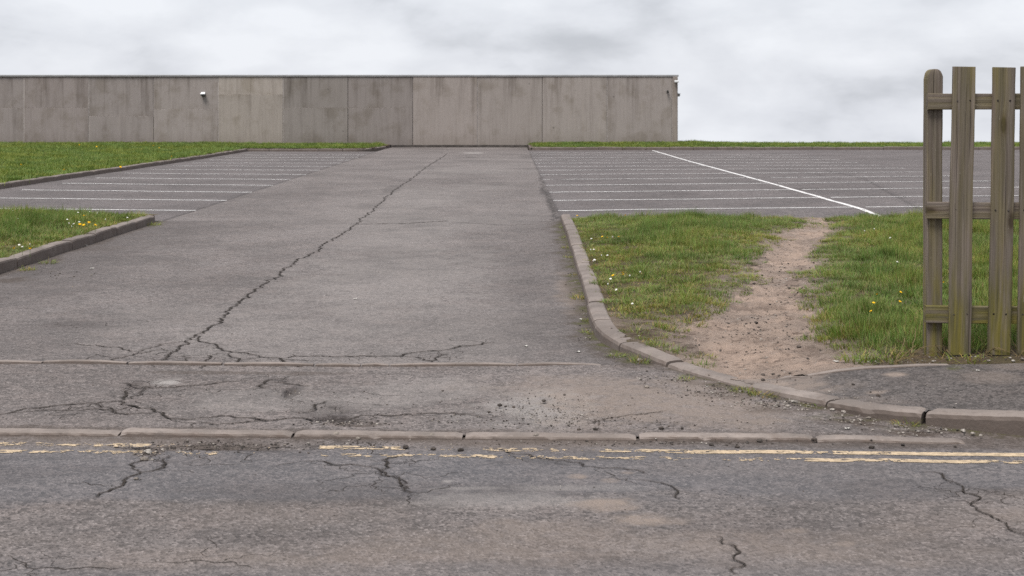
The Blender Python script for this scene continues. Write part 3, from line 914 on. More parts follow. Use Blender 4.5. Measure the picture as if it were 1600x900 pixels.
# cracks, dirt and gap shade painted as one near-black: thin jagged strips lying in the broken surface, one for each run of cracks
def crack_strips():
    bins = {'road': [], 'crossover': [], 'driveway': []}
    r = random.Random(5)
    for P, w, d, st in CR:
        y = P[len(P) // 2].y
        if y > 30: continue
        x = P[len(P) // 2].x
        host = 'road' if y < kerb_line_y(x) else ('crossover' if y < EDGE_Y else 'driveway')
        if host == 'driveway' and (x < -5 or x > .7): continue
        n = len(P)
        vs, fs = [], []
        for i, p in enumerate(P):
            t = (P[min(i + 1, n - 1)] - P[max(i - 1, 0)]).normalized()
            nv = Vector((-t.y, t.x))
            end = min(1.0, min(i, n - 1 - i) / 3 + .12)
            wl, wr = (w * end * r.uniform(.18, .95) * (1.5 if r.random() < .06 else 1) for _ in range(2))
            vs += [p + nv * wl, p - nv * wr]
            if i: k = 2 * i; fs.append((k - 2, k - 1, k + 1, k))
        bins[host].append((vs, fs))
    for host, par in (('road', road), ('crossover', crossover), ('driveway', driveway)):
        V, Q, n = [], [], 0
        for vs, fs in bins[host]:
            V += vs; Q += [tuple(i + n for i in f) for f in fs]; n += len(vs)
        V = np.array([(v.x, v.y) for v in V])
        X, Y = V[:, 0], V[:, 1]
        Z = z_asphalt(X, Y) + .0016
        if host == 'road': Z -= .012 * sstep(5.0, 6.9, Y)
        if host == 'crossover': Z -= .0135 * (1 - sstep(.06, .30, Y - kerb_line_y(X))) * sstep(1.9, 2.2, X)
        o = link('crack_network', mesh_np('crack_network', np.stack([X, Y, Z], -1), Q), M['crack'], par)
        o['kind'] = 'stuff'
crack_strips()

# pavement in front of the fence
FE_Y = 8.30
def pave_z(X, Y):
    return z_right(X, Y) + (fbm(X * 5, Y * 5, 33, 3) - .5) * .006 - 0.004 + 0.012 * sstep(7, 8.4, Y)
v, q, a = sheet(lin(0.9, 4.4, 0.014), lin(6.7, FE_Y, 0.014), pave_z, keep=lambda X, Y: right_of_kerb(X, Y, .07), stains=PAVE_STAIN)
v2, q2, a2 = sheet(lin(4.4, 12, 0.1), lin(6.45, FE_Y, 0.1), pave_z, keep=lambda X, Y: right_of_kerb(X, Y, .07), stains=PAVE_STAIN)
o = link('pavement', mesh_np('pavement', *join([(v, q, a), (v2, q2, a2)])), M['pave'])
tag(o, 'dark asphalt pavement between the curved kerb and the picket fence', 'pavement', kind='structure')

# ------------------------------------------------------------------ verge, trodden path and soil
PL = [at(x, y, .05) for x, y in [(1270, 345), (1227, 370), (1197, 404), (1168, 431), (1150, 462), (1122, 489), (1085, 505), (1056, 535), (1050, 560), (1062, 585)]]
PR = [at(x, y, .05) for x, y in [(1308, 345), (1293, 370), (1274, 404), (1266, 431), (1252, 462), (1250, 489), (1266, 512), (1285, 538), (1313, 556), (1325, 580)]]
PL, PR = np.array(PL)[::-1], np.array(PR)[::-1]
def path_sd(X, Y):
    """about the distance inside (+) or outside (-) the trodden path, ragged"""
    l = np.interp(Y, PL[:, 1], PL[:, 0]); r = np.interp(Y, PR[:, 1], PR[:, 0])
    n = (fbm(X * 2.4, Y * 1.5, 90, 4) - .5) * .36 + (fbm(X * 9, Y * 6, 95, 3) - .5) * .20
    return np.minimum(X - l, r - X) + n
def tuft_islands(X, Y):
    """bits of turf that survive where people cut the corner"""
    m = (fbm(X * 4.5, Y * 3.5, 120, 3) > .56)
    return m & (X < np.interp(Y, PL[:, 1], PL[:, 0]) + .22) & (Y < 10.6)
def z_verge(X, Y):
    z = z_right(X, Y)
    s = path_sd(X, Y)
    kq = sstep(.14, .6, kerb_sd(X, Y)[0])
    z = z - 0.055 * sstep(-.30, .30, s) * sstep(8.2, 9.5, Y)
    z += (fbm(X * 3, Y * 3, 130, 4) - .5) * .035 * kq
    z += (fbm(X * 9, Y * 7, 140, 4, .65) - .5) * .075 * sstep(-.2, .1, s) * (.25 + .75 * kq)
    # turf humps
    z += .035 * np.clip(fbm(X * 1.4, Y * 1.2, 150, 3) - .45, 0, 1) * (1 - sstep(-.5, 0, s)) * kq
    return z * (1 - sstep(19.9, LOT_Y, Y)) + .03 * sstep(19.9, LOT_Y, Y)
def is_path(X, Y):
    return path_sd(X, Y) > 0
xs, ys = lin(0.55, 11.5, 0.033), np.concatenate([lin(FE_Y, 12.0, 0.030), lin(12.0, LOT_Y, 0.06)[1:]])
inv = lambda X, Y: right_of_kerb(X, Y, .06)
v, q, a = sheet(xs, ys, z_verge, keep=lambda X, Y: inv(X, Y) & (path_sd(X, Y) < .35), stains=[])
o = link('grass_verge', mesh_np('grass_verge', v, q, {'bare': np.maximum(sstep(-.38, -.03, path_sd(v[:, 0], v[:, 1])), .6 * (v[:, 1] < 10.6) * sstep(.45, .6, fbm(v[:, 0] * 3, v[:, 1] * 3, 232, 3)) * (v[:, 0] < 1.6))}), M['soil'])
tag(o, 'soil of the right hand verge around the trodden path', 'verge', kind='structure')
v, q, a = sheet(lin(0.9, 6.5, 0.022), np.concatenate([lin(FE_Y, 11.5, 0.022), lin(11.5, LOT_Y, 0.045)[1:]]), lambda X, Y: z_verge(X, Y) + np.clip((path_sd(X, Y) - .05) * .15, -.012, .006), keep=lambda X, Y: inv(X, Y) & is_path(X, Y), stains=[])
o = link('dirt_path', mesh_np('dirt_path', v, q), M['dirt'])
tag(o, 'bare trodden dirt path cutting across the right hand verge', 'path', kind='structure')

def z_left(X, Y):
    return .095 + .05 * sstep(0, 3, DRV_L - X) * (1 - sstep(18.5, 20.3, Y)) + (fbm(X * 2, Y * 2, 160, 4) - .5) * .04
v, q, a = sheet(lin(-14, DRV_L - .05, 0.08), lin(11.0, LOT_Y - .1, 0.08), z_left, stains=[])
o = link('grass_verge', mesh_np('grass_verge', v, q), M['soil'])
tag(o, 'soil of the small verge at the left edge of the picture', 'verge', kind='structure')
LK = -9.78
def z_lawn(X, Y):
    return .115 + .035 * sstep(0, 9, LK - X) + .03 * sstep(50, 58, Y) * sstep(-7, -14, X) + (fbm(X * .5, Y * .5, 170, 4) - .5) * .10 * sstep(0, 2, LK - X + np.maximum(Y - 53, 0))
v, q, a = sheet(lin(-42, -4.9, 0.25), lin(17.0, 59.0, 0.25), z_lawn, keep=lambda X, Y: (X < LK - .06) | ((Y > 53.27) & (X < np.interp(Y, [53.2, 53.6, 54.2, 56.2, 58.7], [-5.95, -5.48, -5.27, -5.07, -4.97]))), stains=[])
o = link('grass_verge', mesh_np('grass_verge', v, q), M['soil'])
tag(o, 'soil of the long lawn left of the car park', 'verge', kind='structure')
def z_bank(X, Y):
    base = .10 + .06 * sstep(55, 57.5, Y) * (1 - .95 * sstep(7, 12, X)) + (fbm(X * .35, Y * .5, 180, 4) - .5) * .10 * sstep(55, 56, Y)
    return base - 0.07 * np.maximum(Y - 61, 0)
v, q, a = sheet(lin(DRV_R + .08, 60, 0.25), lin(54.9, 68, 0.25), z_bank, stains=[])
o = link('grass_verge', mesh_np('grass_verge', v, q), M['soil'])
tag(o, 'soil of the low grassy bank behind the far right kerb', 'verge', kind='structure')

# ------------------------------------------------------------------ kerbs, stone by stone
def stones(parent, path, zfun, width, name, mat, length=0.915, gap=0.012, start=0.0, joints=None, chamfer=0.018, jitter=0.004, depth=0.12, side=1, fine=False):
    """path: rows (x, y, height); the front face runs along it, the stone lies on its left (side 1) or right (-1)"""
    P = np.array(path, float)
    s = np.concatenate([[0], np.cumsum(np.hypot(np.diff(P[:, 0]), np.diff(P[:, 1])))])
    cuts = joints if joints is not None else list(np.arange(start, s[-1], length)) + [s[-1]]
    out = []
    for a, b in zip(cuts, cuts[1:]):
        if b - a < 0.08: continue
        g = gap * random.uniform(.6, 1.6)
        n = max(2, int((b - a) / (0.035 if fine else 0.16)))
        t = np.linspace(a + g / 2, b - g / 2, n + 1)
        x, y, h = (np.interp(t, s, P[:, k]) for k in range(3))
        dx, dy = np.gradient(x), np.gradient(y)
        L = np.hypot(dx, dy); nx_, ny_ = -dy / L * side, dx / L * side
        z0 = np.asarray(zfun(x, y))
        dz, dn, tilt = random.uniform(-jitter, jitter), random.uniform(-jitter, jitter), random.uniform(-jitter, jitter)
        c = min(chamfer, width * .3)
        vs, fs = [], []
        for i in range(n + 1):
            e = .008 if i in (0, n) else 0.0             # worn arrises at both ends
            hh = h[i] + dz + tilt * (i / n - .5) * 2
            prof = [(0, -depth), (0, max(hh - c, -depth + .01) - e * .3), (c * .25 + e * .3, hh - c * .35 - e * .5), (c + e * .3, hh - e), (width * .55, hh + .001 - e), (width - c * .4, hh - e), (width, hh - c * .4 - e), (width, -depth)]
            if fine:                                      # chipped and rubbed arris
                ch = .004 * random.random() + (.012 * random.random() if random.random() < .10 else 0)
                prof[1] = (prof[1][0] + .002 * random.random(), prof[1][1] - ch * .8)
                prof[2] = (prof[2][0] + ch * .7, prof[2][1] - ch * .6)
                prof[3] = (prof[3][0] + ch, prof[3][1] - .002 * random.random())
                prof[5] = (prof[5][0] - .006 * random.random(), prof[5][1] - .002 * random.random())
            for (u, w) in prof:
                vs.append((x[i] + nx_[i] * (u + dn), y[i] + ny_[i] * (u + dn), z0[i] + w))
        k = 8
        for i in range(n):
            for j in range(k - 1):
                f = (i * k + j, i * k + j + 1, (i + 1) * k + j + 1, (i + 1) * k + j)
                fs.append(f if side == -1 else f[::-1])
        fs.append(tuple(range(k)) if side == 1 else tuple(range(k - 1, -1, -1)))
        e0 = n * k
        fs.append(tuple(range(e0 + k - 1, e0 - 1, -1)) if side == 1 else tuple(range(e0, e0 + k)))
        me = bpy.data.meshes.new(name)
        me.from_pydata(vs, [], fs)
        me.update()
        out.append(link(name, me, mat, parent))
    return out
zf0 = lambda x, y: z_asphalt(np.asarray(x), np.asarray(y))
k = tag(empty('kerb', (0, 0, 0)), 'curved concrete kerb between the driveway and the right hand verge', 'kerb', kind='structure')
s_ = np.concatenate([[0], np.cumsum(np.hypot(np.diff(KRC[:, 0]), np.diff(KRC[:, 1])))])
def s_at(X, Y): return float(s_[np.argmin((KRC[:, 0] - X) ** 2 + (KRC[:, 1] - Y) ** 2)])
jn = [0, .9, 1.8, 2.7, 3.6, 4.5, 5.4, 6.3, 7.2, s_at(*at(908, 455)), s_at(*at(918, 490)), s_at(*at(928, 518)), s_at(*at(965, 548)), s_at(*at(1042, 574)), s_at(*at(1160, 608)), s_at(*at(1292, 638)), s_at(*at(1440, 666))]
jn = sorted(jn) + [s_at(2.085, 7.21) + d for d in (.93, 1.85, 2.77, 3.7, 4.6, 5.5, 6.4)]
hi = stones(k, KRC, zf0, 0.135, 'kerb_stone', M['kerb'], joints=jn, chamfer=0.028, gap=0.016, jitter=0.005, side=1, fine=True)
for o in hi:
    if sum(v.co.x for v in o.data.vertices) / len(o.data.vertices) > 1.75: o.color = (.55, .52, .50, 1)     # blackened by road spray
k = tag(empty('kerb'), 'low dropped kerb of pale worn stones along the road edge', 'kerb', kind='structure')
X_ = np.linspace(-6.5, 2.22, 60)
hh = 0.014 - 0.0155 * sstep(1.55, 2.2, X_)
pth = np.stack([X_, kerb_line_y(X_), hh], -1)
jx = [-6.49, -5.56, -4.65, -3.74, -2.83, -1.915, -1.055, -0.215, 0.63, 1.49, 2.21]
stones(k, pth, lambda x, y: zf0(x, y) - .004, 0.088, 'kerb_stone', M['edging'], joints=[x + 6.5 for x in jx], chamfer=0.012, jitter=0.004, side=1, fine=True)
k = tag(empty('edging'), 'thin concrete edging strip across the mouth of the driveway', 'edging', kind='structure')
X_ = np.linspace(-6.0, 0.66, 50)
pth = np.stack([X_, np.full(50, EDGE_Y) - .012 * np.sin(X_), 0.017 - .011 * sstep(.1, .62, X_)], -1)
jx = [-5.99, -5.1, -4.3, -3.5, -2.93, -2.40, -1.80, -1.22, -0.93, -0.75, .05, .65]
stones(k, pth, zf0, 0.047, 'edging_stone', M['edging'], joints=[x + 6.0 for x in jx], chamfer=0.006, jitter=0.003, side=1)
k = tag(empty('edging'), 'thin concrete edging strip between the pavement and the fence', 'edging', kind='structure')
X_ = np.linspace(1.55, 2.58, 20)
stones(k, np.stack([X_, np.full(20, FE_Y - .015), np.full(20, .006)], -1), lambda x, y: pave_z(np.asarray(x), np.asarray(y)), 0.05, 'edging_stone', M['edging'], joints=[0, .19, 1.02], chamfer=0.006, side=1)
k = tag(empty('edging'), 'flush edging between the right hand verge and the car park', 'edging', kind='structure')
X_ = np.linspace(.95, 11, 60)
stones(k, np.stack([X_, np.full(60, LOT_Y + .03), np.full(60, .045)], -1), lambda x, y: 0 * np.asarray(x), 0.06, 'edging_stone', M['edging'], chamfer=0.006, side=-1)
k = tag(empty('kerb'), 'grey concrete kerb around the small verge at the left edge', 'kerb', kind='structure')
pl = [(DRV_L + .01, 11.2, .115), (DRV_L, 14, .115), (DRV_L - .01, 17, .115), (DRV_L - .01, 19.4, .11), (DRV_L - .02, 19.9, .105), (DRV_L - .10, 20.2, .10), (DRV_L - .30, 20.36, .09), (-5.8, 20.4, .08), (-7.5, 20.4, .08), (-11, 20.4, .08)]
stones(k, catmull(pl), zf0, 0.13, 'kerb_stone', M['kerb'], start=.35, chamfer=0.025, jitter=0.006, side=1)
k = tag(empty('kerb'), 'long straight kerb between the left lawn and the car park', 'kerb', kind='structure')
Y_ = np.linspace(17, 53.2, 120)
stones(k, np.stack([np.full(120, LK), Y_, np.full(120, .105)], -1), zf0, 0.13, 'kerb_stone', M['kerb'], jitter=0.006, chamfer=.025, side=1)
k = tag(empty('kerb'), 'far left kerb in front of the concrete building', 'kerb', kind='structure')
pl = [(LK - .1, 53.2, .10), (-8, 53.2, .10), (-6, 53.2, .10), (-5.6, 53.25, .10), (-5.35, 53.5, .10), (-5.2, 54.2, .10), (-5.0, 56.2, .10), (-4.9, 58.7, .10)]
stones(k, catmull(pl, .2), zf0, 0.13, 'kerb_stone', M['kerb'], jitter=0.006, chamfer=.025, side=1)
k = tag(empty('kerb'), 'long far kerb below the grassy bank right of the driveway', 'kerb', kind='structure')
pl = [(DRV_R + .05, 58.7, .12), (DRV_R + .05, 56, .12), (DRV_R + .08, 55.1, .12), (DRV_R + .35, 54.85, .12), (3, 54.85, .12), (10, 54.85, .12), (20, 54.75, .12), (30, 54.5, .12)]
stones(k, catmull(pl, .3), zf0, 0.13, 'kerb_stone', M['kerb'], jitter=0.008, chamfer=.025, side=1)

# ------------------------------------------------------------------ painted lines
def paint(name, parent, mat, u0, u1, curve, width, cell, wear, zoff=0.004):
    """a thin worn coat of paint: cells of a fine strip, missing where it has worn through.
    curve(u) gives centre point and side vector; wear(u, v) > 0 where paint is left"""
    nu, nv = max(2, int((u1 - u0) / cell[0])), max(2, int(width / cell[1]))
    u = np.linspace(u0, u1, nu + 1); v = np.linspace(-width / 2, width / 2, nv + 1)
    U, Vv = np.meshgrid(u, v)
    X, Y = curve(U, Vv)
    Z = z_asphalt(X, Y) + zoff
    if Y.max() < 7.2: Z -= 0.012 * sstep(5.0, 6.9, Y)
    I = np.arange((nu + 1) * (nv + 1)).reshape(nv + 1, nu + 1)
    Q = np.stack([I[:-1, :-1], I[:-1, 1:], I[1:, 1:], I[1:, :-1]], -1)
    cu, cv = (U[:-1, :-1] + U[1:, 1:]) / 2, (Vv[:-1, :-1] + Vv[1:, 1:]) / 2
    keep = wear(cu, cv) > 0
    if not keep.any(): return None
    o = link(name, mesh_np(name, np.stack([X.ravel(), Y.ravel(), Z.ravel()], -1), Q[keep]), mat, parent)
    return o
def yl(off):
    def c(U, V):
        return U, 6.835 - .042 * (U + 2.5) + off + V
    return c
def solidity(tab):
    xs_ = [at(x, 697)[0] for x, _ in tab]
    return lambda U: np.interp(U, xs_, [s for _, s in tab])
def ywear(tab, sd):
    f = solidity(tab)
    return lambda U, V: f(U) - .02 - (.5 + 2.4 * (fbm(U * 26, V * 46 + sd, sd, 4, .75) - .5)) - .22 * (np.abs(V) / .04) ** 4 - .9 * (fbm(U * 3.5, V * 3 + 9, sd + 4, 2) - .5)
L1 = [(-80, .50), (120, .60), (205, .56), (235, .1), (300, -.1), (480, -.1), (505, .42), (640, .52), (655, .12), (750, .15), (757, .66), (838, .70), (845, .2), (935, .2), (948, .82), (1300, .90), (1700, .95)]
L2 = [(-80, .34), (190, .38), (240, .1), (470, .0), (540, .42), (640, .58), (660, .3), (740, .42), (900, .55), (980, .38), (1090, .42), (1180, .38), (1260, .55), (1330, .68), (1480, .72), (1700, .80)]
paint('yellow_line', road, M['yellow'], -3.2, 3.3, yl(0), .066, (.0075, .006), ywear(L1, 200), .0022)
paint('yellow_line', road, M['yellow'], -3.2, 3.3, yl(-.145), .060, (.0075, .006), ywear(L2, 210), .0022)
def bay(parent, x0, x1, y, thin, sd):
    c = lambda U, V: (U, y + V)
    lv = random.uniform(.14, .34)
    w = lambda U, V: 1.0 - lv - fbm(U * 5, V * 8 + sd, sd, 4) * .9 - .45 * np.clip(fbm(U * 1.1, V + sd * 3.1, sd + 3, 2) - .45, 0, 1) * 2 + .16
    paint('bay_line', parent, M['white'], x0, x1, c, thin, (.05, .02), w)
for i in range(12):
    y = 22.36 + 2.435 * i
    bay(lot_l, -9.32, DRV_L + .02, y, .092, 300 + i)
for i in range(13):
    y = 22.36 + 2.435 * i
    bay(lot_r, DRV_R + .02, 5.5, y, .09, 330 + i)
    if i < 12:
        bay(lot_r, 5.62, 10.3 if i not in (4, 5) else 10.1, y + .02, .085, 350 + i)
bay(lot_r, 1.5, 16, LOT_Y + .55, .06, 371) if False else None
paint('bay_divider_line', lot_r, M['white'], 20.55, 54.4, lambda U, V: (5.44 + V + .0018 * (U - 20), U), .085, (.06, .02), lambda U, V: .74 - fbm(U * 4, V * 20, 380, 4) - .1 * (np.abs(V) / .06) ** 4)

# ------------------------------------------------------------------ concrete building
WY, WT, BX1 = 59.0, 2.98, (1059.5 - VX) / F * 59.0
bld = empty('concrete_building', ((500 - VX) / F * WY, WY, 0))
tag(bld, 'long low windowless building of grey precast concrete panels', 'building')
bo = Vector(bld.location)
def bpart(mb, name, mat, smooth=False):
    o = mb.build(name, mat, bld, smooth)
    o.matrix_parent_inverse = Matrix.Translation(-bo)
    return o
px_j = [1050 - 101.25 * i for i in range(0, 18)]
jx = [(p - VX) / F * WY for p in px_j]
tint = [(1.03, 1.02, 1.00), (1.06, 1.05, 1.02), (1.0, .99, .96), (1.04, 1.02, .99), (.86, .85, .84), (.85, .85, .83), (1.10, 1.09, 1.03), (1.04, 1.03, 1.02), (.93, .92, .92), (.94, .92, .92), (.93, .92, .92), (.95, .95, .94)]
for i in range(17):
    x1, x0 = jx[i], jx[i + 1]
    tn = tint[i] if i < len(tint) else (.95, .95, .94)
    yo = random.uniform(-.012, .012)
    zs = [.0, WT - .06]
    if i == 6: zs = [.0, 2.19, WT - .06]
    elif i in (4, 5, 9, 10): zs = [.0, 1.64, WT - .06]
    elif i == 7: zs = [.0, 1.58, WT - .06]
    elif i == 8: zs = [.0, 1.3, WT - .06]
    for m in range(len(zs) - 1):
        gz = .002 if m else 0
        o = bpart(MB().box(x0 + .018, x1 - .018, WY + yo + (.01 if m else 0), WY + .2, zs[m] + gz, zs[m + 1], .005), 'panel', M['panel'])
        f = 1.0 if m == 0 else (1.10 if i == 6 else random.uniform(.96, 1.03))
        o.color = (tn[0] * f, tn[1] * f, tn[2] * f, 1)
for i in range(18):
    dk = i in (2, 4, 5, 8)
    bpart(MB().box(jx[i] - .019, jx[i] + .019, WY + (.03 if dk else .012), WY + .15, .02, WT - .07), 'joint_seal', M['panel' if dk else 'seal'])
o = bpart(MB().box(jx[0] + .02, BX1 - .02, WY - .06, WY + .3, 0, WT - .05, .015), 'corner_pier', M['panel'])
o.color = (.98, .95, .90, 1)
bpart(MB().box(jx[-1], BX1 + .02, WY - .035, WY + 16.2, WT - .05, WT + .03, .01), 'coping', M['metal'])
bpart(MB().box(jx[-1], jx[0] - .02, WY - .035, WY + .1, -.05, .10), 'plinth', M['plinth'])
o = bpart(MB().box(BX1 - .25, BX1 - .03, WY + .3, WY + 16, -.9, WT - .06), 'side_wall', M['panel'])
o = bpart(MB().box(jx[-1] + .02, BX1 - .26, WY + .21, WY + 16, -.9, WT - .055), 'core', M['panel'])
def wall_point(px, py): return ((px - VX) / F * WY, WY, CAM_H - (py - VY) * WY / F)
x, y, z = wall_point(318, 147)
t = tag(empty('wall_light', (x, y - .02, z)), 'small white hooded wall light on the left part of the building', 'light')
t.scale = (.85, .85, .85)
MB().add([(-.09, -.02, .10), (.09, -.02, .10), (.12, -.22, .0), (-.12, -.22, .0), (-.11, 0, -.01), (.11, 0, -.01), (.09, 0, .10), (-.09, 0, .10)],
         [(0, 1, 2, 3), (7, 6, 1, 0), (3, 2, 5, 4), (1, 6, 5, 2), (0, 3, 4, 7), (4, 5, 6, 7)]).build('hood', M['lampwhite'], t)
MB().box(-.10, .10, -.19, .02, -.085, -.012, .015).build('lens', M['glass'], t)
MB().box(-.07, .07, -.02, .04, -.12, .06, .01).build('back_plate', M['darkmetal'], t)
x, y, z = wall_point(1056, 128)
t = tag(empty('security_light', (x, y - .07, z)), 'small white security light at the top right corner of the building', 'light')
MB().box(-.08, .10, -.16, -.03, -.03, .06, .02).build('housing', M['lampwhite'], t)
MB().box(-.03, .03, -.05, .03, -.05, .03, .008).build('bracket', M['darkmetal'], t)
x, y, z = wall_point(1043, 143)
t = tag(empty('security_camera', (x, y - .01, z)), 'small dark security camera on the wall near the right corner', 'camera')
t.scale = (.7, .7, .7)
MB().cyl((0, .02, .06), (0, -.10, .06), .025).build('bracket', M['darkmetal'], t)
MB().cyl((0, -.06, .03), (-.02, -.26, -.02), .055, .06, 12).build('housing', M['darkmetal'], t)
MB().box(-.075, .075, -.05, .02, -.06, -.03, .008).build('base_plate', M['metal'], t)
x, y, z = wall_point(1060, 148)
t = tag(empty('security_camera', (BX1 - .03, WY + .25, z)), 'grey security camera standing out from the right end of the building', 'camera')
MB().box(0, .10, -.03, .03, .02, .06, .006).build('bracket', M['darkmetal'], t)
MB().box(.03, .13, -.16, .12, -.07, .03, .02).build('housing', M['metal'], t)
MB().box(.02, .15, -.20, .14, .035, .05, .005).build('sun_shield', M['metal'], t)

# ------------------------------------------------------------------ picket fence
FY = 8.62
fence = empty('picket_fence', ((1480 - VX) / F * FY, FY, .1))
tag(fence, 'weathered wooden picket fence with green algae at the right edge', 'fence')
def plank(w, d, h, n=14, top='flat', warp=.006, seed=0, axis='z'):
    """a board with eased edges, slightly bowed; returns a mesh with grain coordinates"""
    r = random.Random(seed)
    b = .004
    prof = [(-w / 2 + b, -d / 2), (w / 2 - b, -d / 2), (w / 2, -d / 2 + b), (w / 2, d / 2 - b), (w / 2 - b, d / 2), (-w / 2 + b, d / 2), (-w / 2, d / 2 - b), (-w / 2, -d / 2 + b)]
    ph, am, bm = r.uniform(0, 6), warp * r.uniform(.4, 1), warp * r.uniform(-1, 1)
    zs = list(np.linspace(0, h, n + 1))
    rings = [(z, 1.0, 1.0) for z in zs]
    if top == 'round':
        rr = w / 2
        rings = [(z, 1.0, 1.0) for z in np.linspace(0, h - rr * 1.35, n)] + [(h - rr * 1.35 + rr * 1.35 * math.sin(a), max(.05, math.cos(a)) ** .75, 1.0 - .25 * (a / 1.55) ** 3) for a in np.linspace(.15, 1.53, 9)]
    else:
        rings[-1] = (h, .985, .94)
        rings.insert(-1, (h - .004, 1.0, 1.0))
    vs, al, fs = [], [], []
    for (z, sx, sy) in rings:
        ox = am * math.sin(ph + z * 2.1) + bm * .4 * math.sin(z * 5 + ph)
        oy = bm * math.sin(ph * 2 + z * 1.7)
        for (x, y) in prof:
            e = r.uniform(-.0012, .0012)
            vs.append((x * sx + ox + e, y * sy + oy, z))
            al.append((x, y, z, 1))
    k = 8
    m = len(rings)
    for i in range(m - 1):
        for j in range(k):
            fs.append((i * k + j, i * k + (j + 1) % k, (i + 1) * k + (j + 1) % k, (i + 1) * k + j))
    fs.append(tuple(range(k - 1, -1, -1)))
    fs.append(tuple(range((m - 1) * k, m * k)))
    if axis == 'x':
        vs = [(z, y, x) for (x, y, z) in vs]
        fs = [f[::-1] for f in fs]
        vs = [(a, b_, c) for (a, b_, c) in vs]
    me = bpy.data.meshes.new('board')
    me.from_pydata(vs, [], fs)
    ca = me.attributes.new('along', 'FLOAT_COLOR', 'POINT')
    ca.data.foreach_set('color', np.array(al, np.float32).ravel())
    me.update()
    return me
def fpart(name, me, loc, rot=(0, 0, 0)):
    o = link(name, me, M['wood'], fence)
    o.location = Vector(loc) - Vector(fence.location)
    o.rotation_euler = rot
    return o
def fz(py, Y): return CAM_H - (py - VY) * Y / F
def fx(px, Y): return (px - VX) * Y / F
POST_Y = FY + .085
post_h = fz(108, POST_Y) + .05
fpart('post', plank(.092, .095, post_h, 14, 'round', .004, 3), (fx(1459, POST_Y - .04), POST_Y, -.05 + 0.0), (0, math.radians(.35), 0))
fpart('post', plank(.092, .095, post_h, 14, 'round', .004, 4), (fx(1459, POST_Y) + 2.4, POST_Y, -.05), (0, 0, 0))
RY = FY + .022
for k_, (y0, y1) in enumerate([(146, 171), (316, 342), (478, 505)]):
    z0, z1 = fz(y1, RY - .02), fz(y0, RY - .02)
    fpart('rail', plank(z1 - z0, .038, 2.75, 16, 'flat', .004, 10 + k_, axis='x'), (fx(1450 - k_ * 1.5, RY - .02), RY, (z0 + z1) / 2), (0, math.radians(.25 * (k_ - 1)), 0))
PY = FY - .014
cx = [(1506.5, 1499.5, 104), (1570, 1561.5, 105), (1614.5, 1607, 104)]
spec = []
for (xt, xb, yt) in cx:
    spec.append((fx(xb, PY - .012), fx(xt, PY - .012), fz(yt, PY - .012), fx(35.3 + VX, PY)))
while len(spec) < 11:
    i = len(spec)
    x = spec[-1][0] + .245 * random.uniform(.94, 1.06)
    spec.append((x, x + random.uniform(-.01, .03), spec[0][2] + random.uniform(-.01, .01), .137))
for i, (xb, xt, zt, w) in enumerate(spec):
    zb = fz(554, PY)
    ang = math.atan2(xt - xb, zt - zb)
    p = fpart('picket', plank(w, .024, (zt - zb), 16, 'flat', .005, 30 + i), (xb, PY, zb), (0, ang, 0))
    for (y0, y1) in [(146, 171), (316, 342), (478, 505)]:
        zr = fz((y0 + y1) / 2 - 1, PY) - zb
        for sx in (-.29, .27):
            nb = MB().cyl((sx * w + random.uniform(-.006, .006), -.005, zr + random.uniform(-.008, .008)), (sx * w, -.0145, zr), .006, .006, 8)
            nb.build('nail', M['nail'], p)

# ------------------------------------------------------------------ grass
def clump(name, nb, rad, length, width, seed, greens, lean=.55, segs=3, mat='grass', flat=0.0):
    r = np.random.default_rng(seed)
    V, Fc, C = [], [], []
    for i in range(nb):
        a, d = r.uniform(0, 2 * math.pi), rad * math.sqrt(r.random())
        bx, by = d * math.cos(a), d * math.sin(a)
        L = length * r.uniform(.45, 1.1)
        dirn = a + r.normal(0, .9)
        ln = abs(r.normal(lean, .28)) + flat
        wv = width * r.uniform(.6, 1.2)
        sx, sy = -math.sin(dirn), math.cos(dirn)
        tw = r.uniform(-.8, .8)
        sx, sy = sx * math.cos(tw) - sy * math.sin(tw), sx * math.sin(tw) + sy * math.cos(tw)
        col = np.array(greens[r.integers(len(greens))]) * r.uniform(.75, 1.25)
        n0 = len(V)
        px_, pz = 0.0, -.01
        for s in range(segs + 1):
            t = s / segs
            ww = wv * (1 - t) ** .7 * .5 if s < segs else 0
            th = ln * t * 1.5
            if s:
                px_ += L / segs * math.sin(min(th, 1.75)); pz += L / segs * math.cos(min(th, 1.75))
            cx_, cy_ = bx + px_ * math.cos(dirn), by + px_ * math.sin(dirn)
            if s < segs:
                V += [(cx_ - sx * ww, cy_ - sy * ww, pz), (cx_ + sx * ww, cy_ + sy * ww, pz)]
                C += [(*col, 1)] * 2
            else:
                V.append((cx_, cy_, pz)); C.append((*(col * 1.08), 1))
        for s in range(segs - 1):
            k0 = n0 + 2 * s
            Fc += [(k0, k0 + 1, k0 + 3), (k0, k0 + 3, k0 + 2)]
        k0 = n0 + 2 * (segs - 1)
        Fc.append((k0, k0 + 1, k0 + 2))
    me = mesh_np(name, V, Fc, {'Col': np.array(C)})
    me.materials.append(M[mat])
    return me
GR = [(.135, .195, .053), (.112, .176, .047), (.168, .214, .066), (.128, .184, .055), (.185, .19, .075), (.25, .205, .115), (.20, .16, .09)]
GR2 = [(.118, .196, .048), (.092, .170, .040), (.142, .214, .055), (.164, .220, .072), (.21, .19, .10)]
def proto(me):
    return bpy.data.objects.new(me.name, me)
LUSH = [proto(clump('lush_clump', 70, .085, .105, .0052, 100 + i, GR2 + [GR[4]], .5)) for i in range(4)]
SHORT = [proto(clump('short_clump', 75, .085, .060, .0050, 120 + i, GR, .75)) for i in range(4)]
FAR = [proto(clump('far_clump', 60, .22, .12, .014, 140 + i, GR[:4] + GR2[:4], .6, 2)) for i in range(4)]
